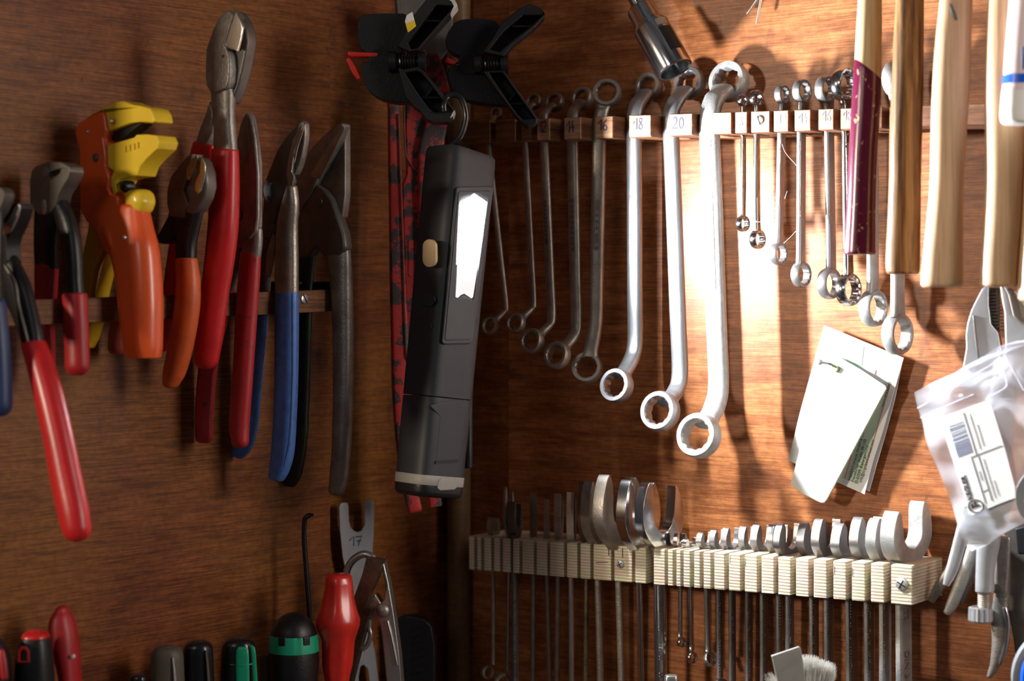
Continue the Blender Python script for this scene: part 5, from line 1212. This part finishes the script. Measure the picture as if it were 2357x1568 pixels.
m = prism(fin, [(2208, 1190), (2218, 1170), (2230, 1160), (2335, 1150), (2322, 1180), (2298, 1236), (2268, 1250), (2232, 1250), (2216, 1230)], .0008, .0002, holes=[circ(2216, 1190, 5, 7, 12), circ(2249, 1199, 4, 5, 12), circ(2230, 1232, 4, 5, 12), circ(2325, 1162, 4, 4, 12)])
gp = T('metal_shim', 'grey sheet-metal piece with punched holes, lying inside the plastic bag', 'metal plate', fin.p(2260, 1210)); build('plate', m, GALV, gp, smooth=False)
nail('thick nail pinning the plastic bag', 2215, 913, 2272, 915)

# ================================================================ BRUSH, SCRAPER AND KNOB AT THE BOTTOM
f = Fr(FR(.13).p(1815, 1540), yawn(6))
g = T('scraper', 'bare steel scraper blade standing before the white brush', 'scraper', f.p(1830, 1600))
PR('blade', g, f, [(1775, 1510), (1840, 1488), (1844, 1500), (1856, 1580), (1872, 1660), (1806, 1660), (1792, 1580), (1778, 1520)], .0035, plain('scraper_steel', (.42, .41, .38), .5, .6), 0, .0006)
f = Fr(FR(.10).p(1870, 1560), yawn(0))
g = T('paint_brush', 'brush with splayed white bristles at the bottom edge', 'brush', f.p(1850, 1640))
m = M(); rnd = random.Random(11); mb = M()
for i in range(2600):
    t = rnd.random()
    if t < .9:
        u_ = rnd.random(); x0 = 1835 + u_ * 62; x1 = 1838 + u_ * 84 + rnd.uniform(-6, 6); top = 1514 + max(0, (u_ - .35)) * 34 + rnd.uniform(-9, 20) + (20 * rnd.random() ** 3)
        dz = rnd.uniform(-.009, .009)
    else:
        u_ = rnd.random(); x0 = 1806 + u_ * 14; x1 = 1760 + u_ * 40 + rnd.uniform(-4, 4); top = 1535 + (1 - u_) * 22 + rnd.uniform(-6, 25); dz = rnd.uniform(-.006, .009)
    a_ = f.p(x0, 1640, dz * .6); b_ = f.p((x0 + x1) / 2 + rnd.uniform(-2, 2), 1580, dz); c_ = f.p(x1, top, dz * 1.2)
    r = .00016; k = len(m.v)
    ux = Vector((1, 0, 0)); uy = Vector((0, 1, 0)); tri = lambda q, s_: [q + ux * s_, q - ux * s_ * .5 + uy * s_ * .87, q - ux * s_ * .5 - uy * s_ * .87]
    m.v += tri(a_, r) + tri(b_, r) + tri(c_, r * .5)
    for b0 in (0, 3):
        for j in range(3): m.f.append((k + b0 + j, k + b0 + (j + 1) % 3, k + b0 + 3 + (j + 1) % 3, k + b0 + 3 + j))
    m.f.append((k + 6, k + 7, k + 8)); m.f.append((k, k + 2, k + 1))
me = bpy.data.meshes.new('bristles'); off = worldloc(g); me.from_pydata([q - off for q in m.v], [], m.f); me.materials.append(BRISTLE)
o = bpy.data.objects.new('bristles', me); COL.objects.link(o); o.parent = g; o['kind'] = 'stuff'
m = M(); loft(f, [(1856, 1626, 74, 20), (1856, 1650, 74, 20), (1856, 1680, 74, 20)], 3, 20, 2, (.1, .1), m); build('ferrule', m, NICKEL, g)
f = Fr(FR(.10).p(1545, 1560), yawn(0))
g = T('screwdriver', 'small steel tool end with a rounded top, just rising over the bottom edge', 'screwdriver', f.p(1545, 1620))
build('handle_end', loft(f, [(1545, 1558, 30, 9), (1545, 1575, 32, 10), (1545, 1640, 32, 10)], 4, 18, 3, (.3, .2)), NICKEL, g)

# ================================================================ LIGHT AND CAMERA
w = bpy.data.worlds.new('World'); SC.world = w; w.use_nodes = True
nt = w.node_tree; bg = nt.nodes['Background']
tc = nt.nodes.new('ShaderNodeTexCoord'); no = nt.nodes.new('ShaderNodeTexNoise'); no.inputs['Scale'].default_value = 2.2
rp = nt.nodes.new('ShaderNodeValToRGB'); rp.color_ramp.elements[0].position = .35; rp.color_ramp.elements[1].position = .7
rp.color_ramp.elements[0].color = (.010, .010, .013, 1); rp.color_ramp.elements[1].color = (.10, .092, .088, 1)
nt.links.new(tc.outputs['Generated'], no.inputs['Vector']); nt.links.new(no.outputs['Fac'], rp.inputs['Fac'])
nt.links.new(rp.outputs['Color'], bg.inputs['Color']); bg.inputs['Strength'].default_value = 1.0
def area(name, loc, target, size, power, col, sy=None):
    l = bpy.data.lights.new(name, 'AREA'); l.size = size; l.energy = power; l.color = col
    if sy: l.shape = 'RECTANGLE'; l.size_y = sy
    o = bpy.data.objects.new(name, l); COL.objects.link(o); o.location = loc
    o.rotation_euler = (Vector(target) - Vector(loc)).to_track_quat('-Z', 'Y').to_euler(); return o
area('room_window', (1.3, .50, .36), (-.2, 1.4, -.08), .35, 12, (1, .92, .85), .8)
area('left_fill', (-.75, .1, .45), (.1, 1.5, -.05), .35, 1.2, (1, .93, .86))  # added fill light left of the camera, brightens the steel
area('ceiling_lamp', (-2.0, .22, .30), (.25, 1.35, -.15), .18, 26, (1, .84, .64))
cam = bpy.data.cameras.new('camera'); co = bpy.data.objects.new('camera', cam); COL.objects.link(co)
co.location = (0, 0, 0); co.rotation_euler = (pi / 2, 0, 0)
cam.sensor_width = 36; cam.lens = F / 2357 * 36; cam.shift_x = 0; cam.shift_y = (HY - 784) / 2357
cam.dof.use_dof = True; cam.dof.focus_distance = 1.44; cam.dof.aperture_fstop = 5.0
cam.clip_start = .02
SC.camera = co
SC.view_settings.view_transform = 'Standard'; SC.view_settings.look = 'None'
SC.view_settings.gamma = 1; SC.view_settings.use_curve_mapping = False; SC.view_settings.exposure = 0
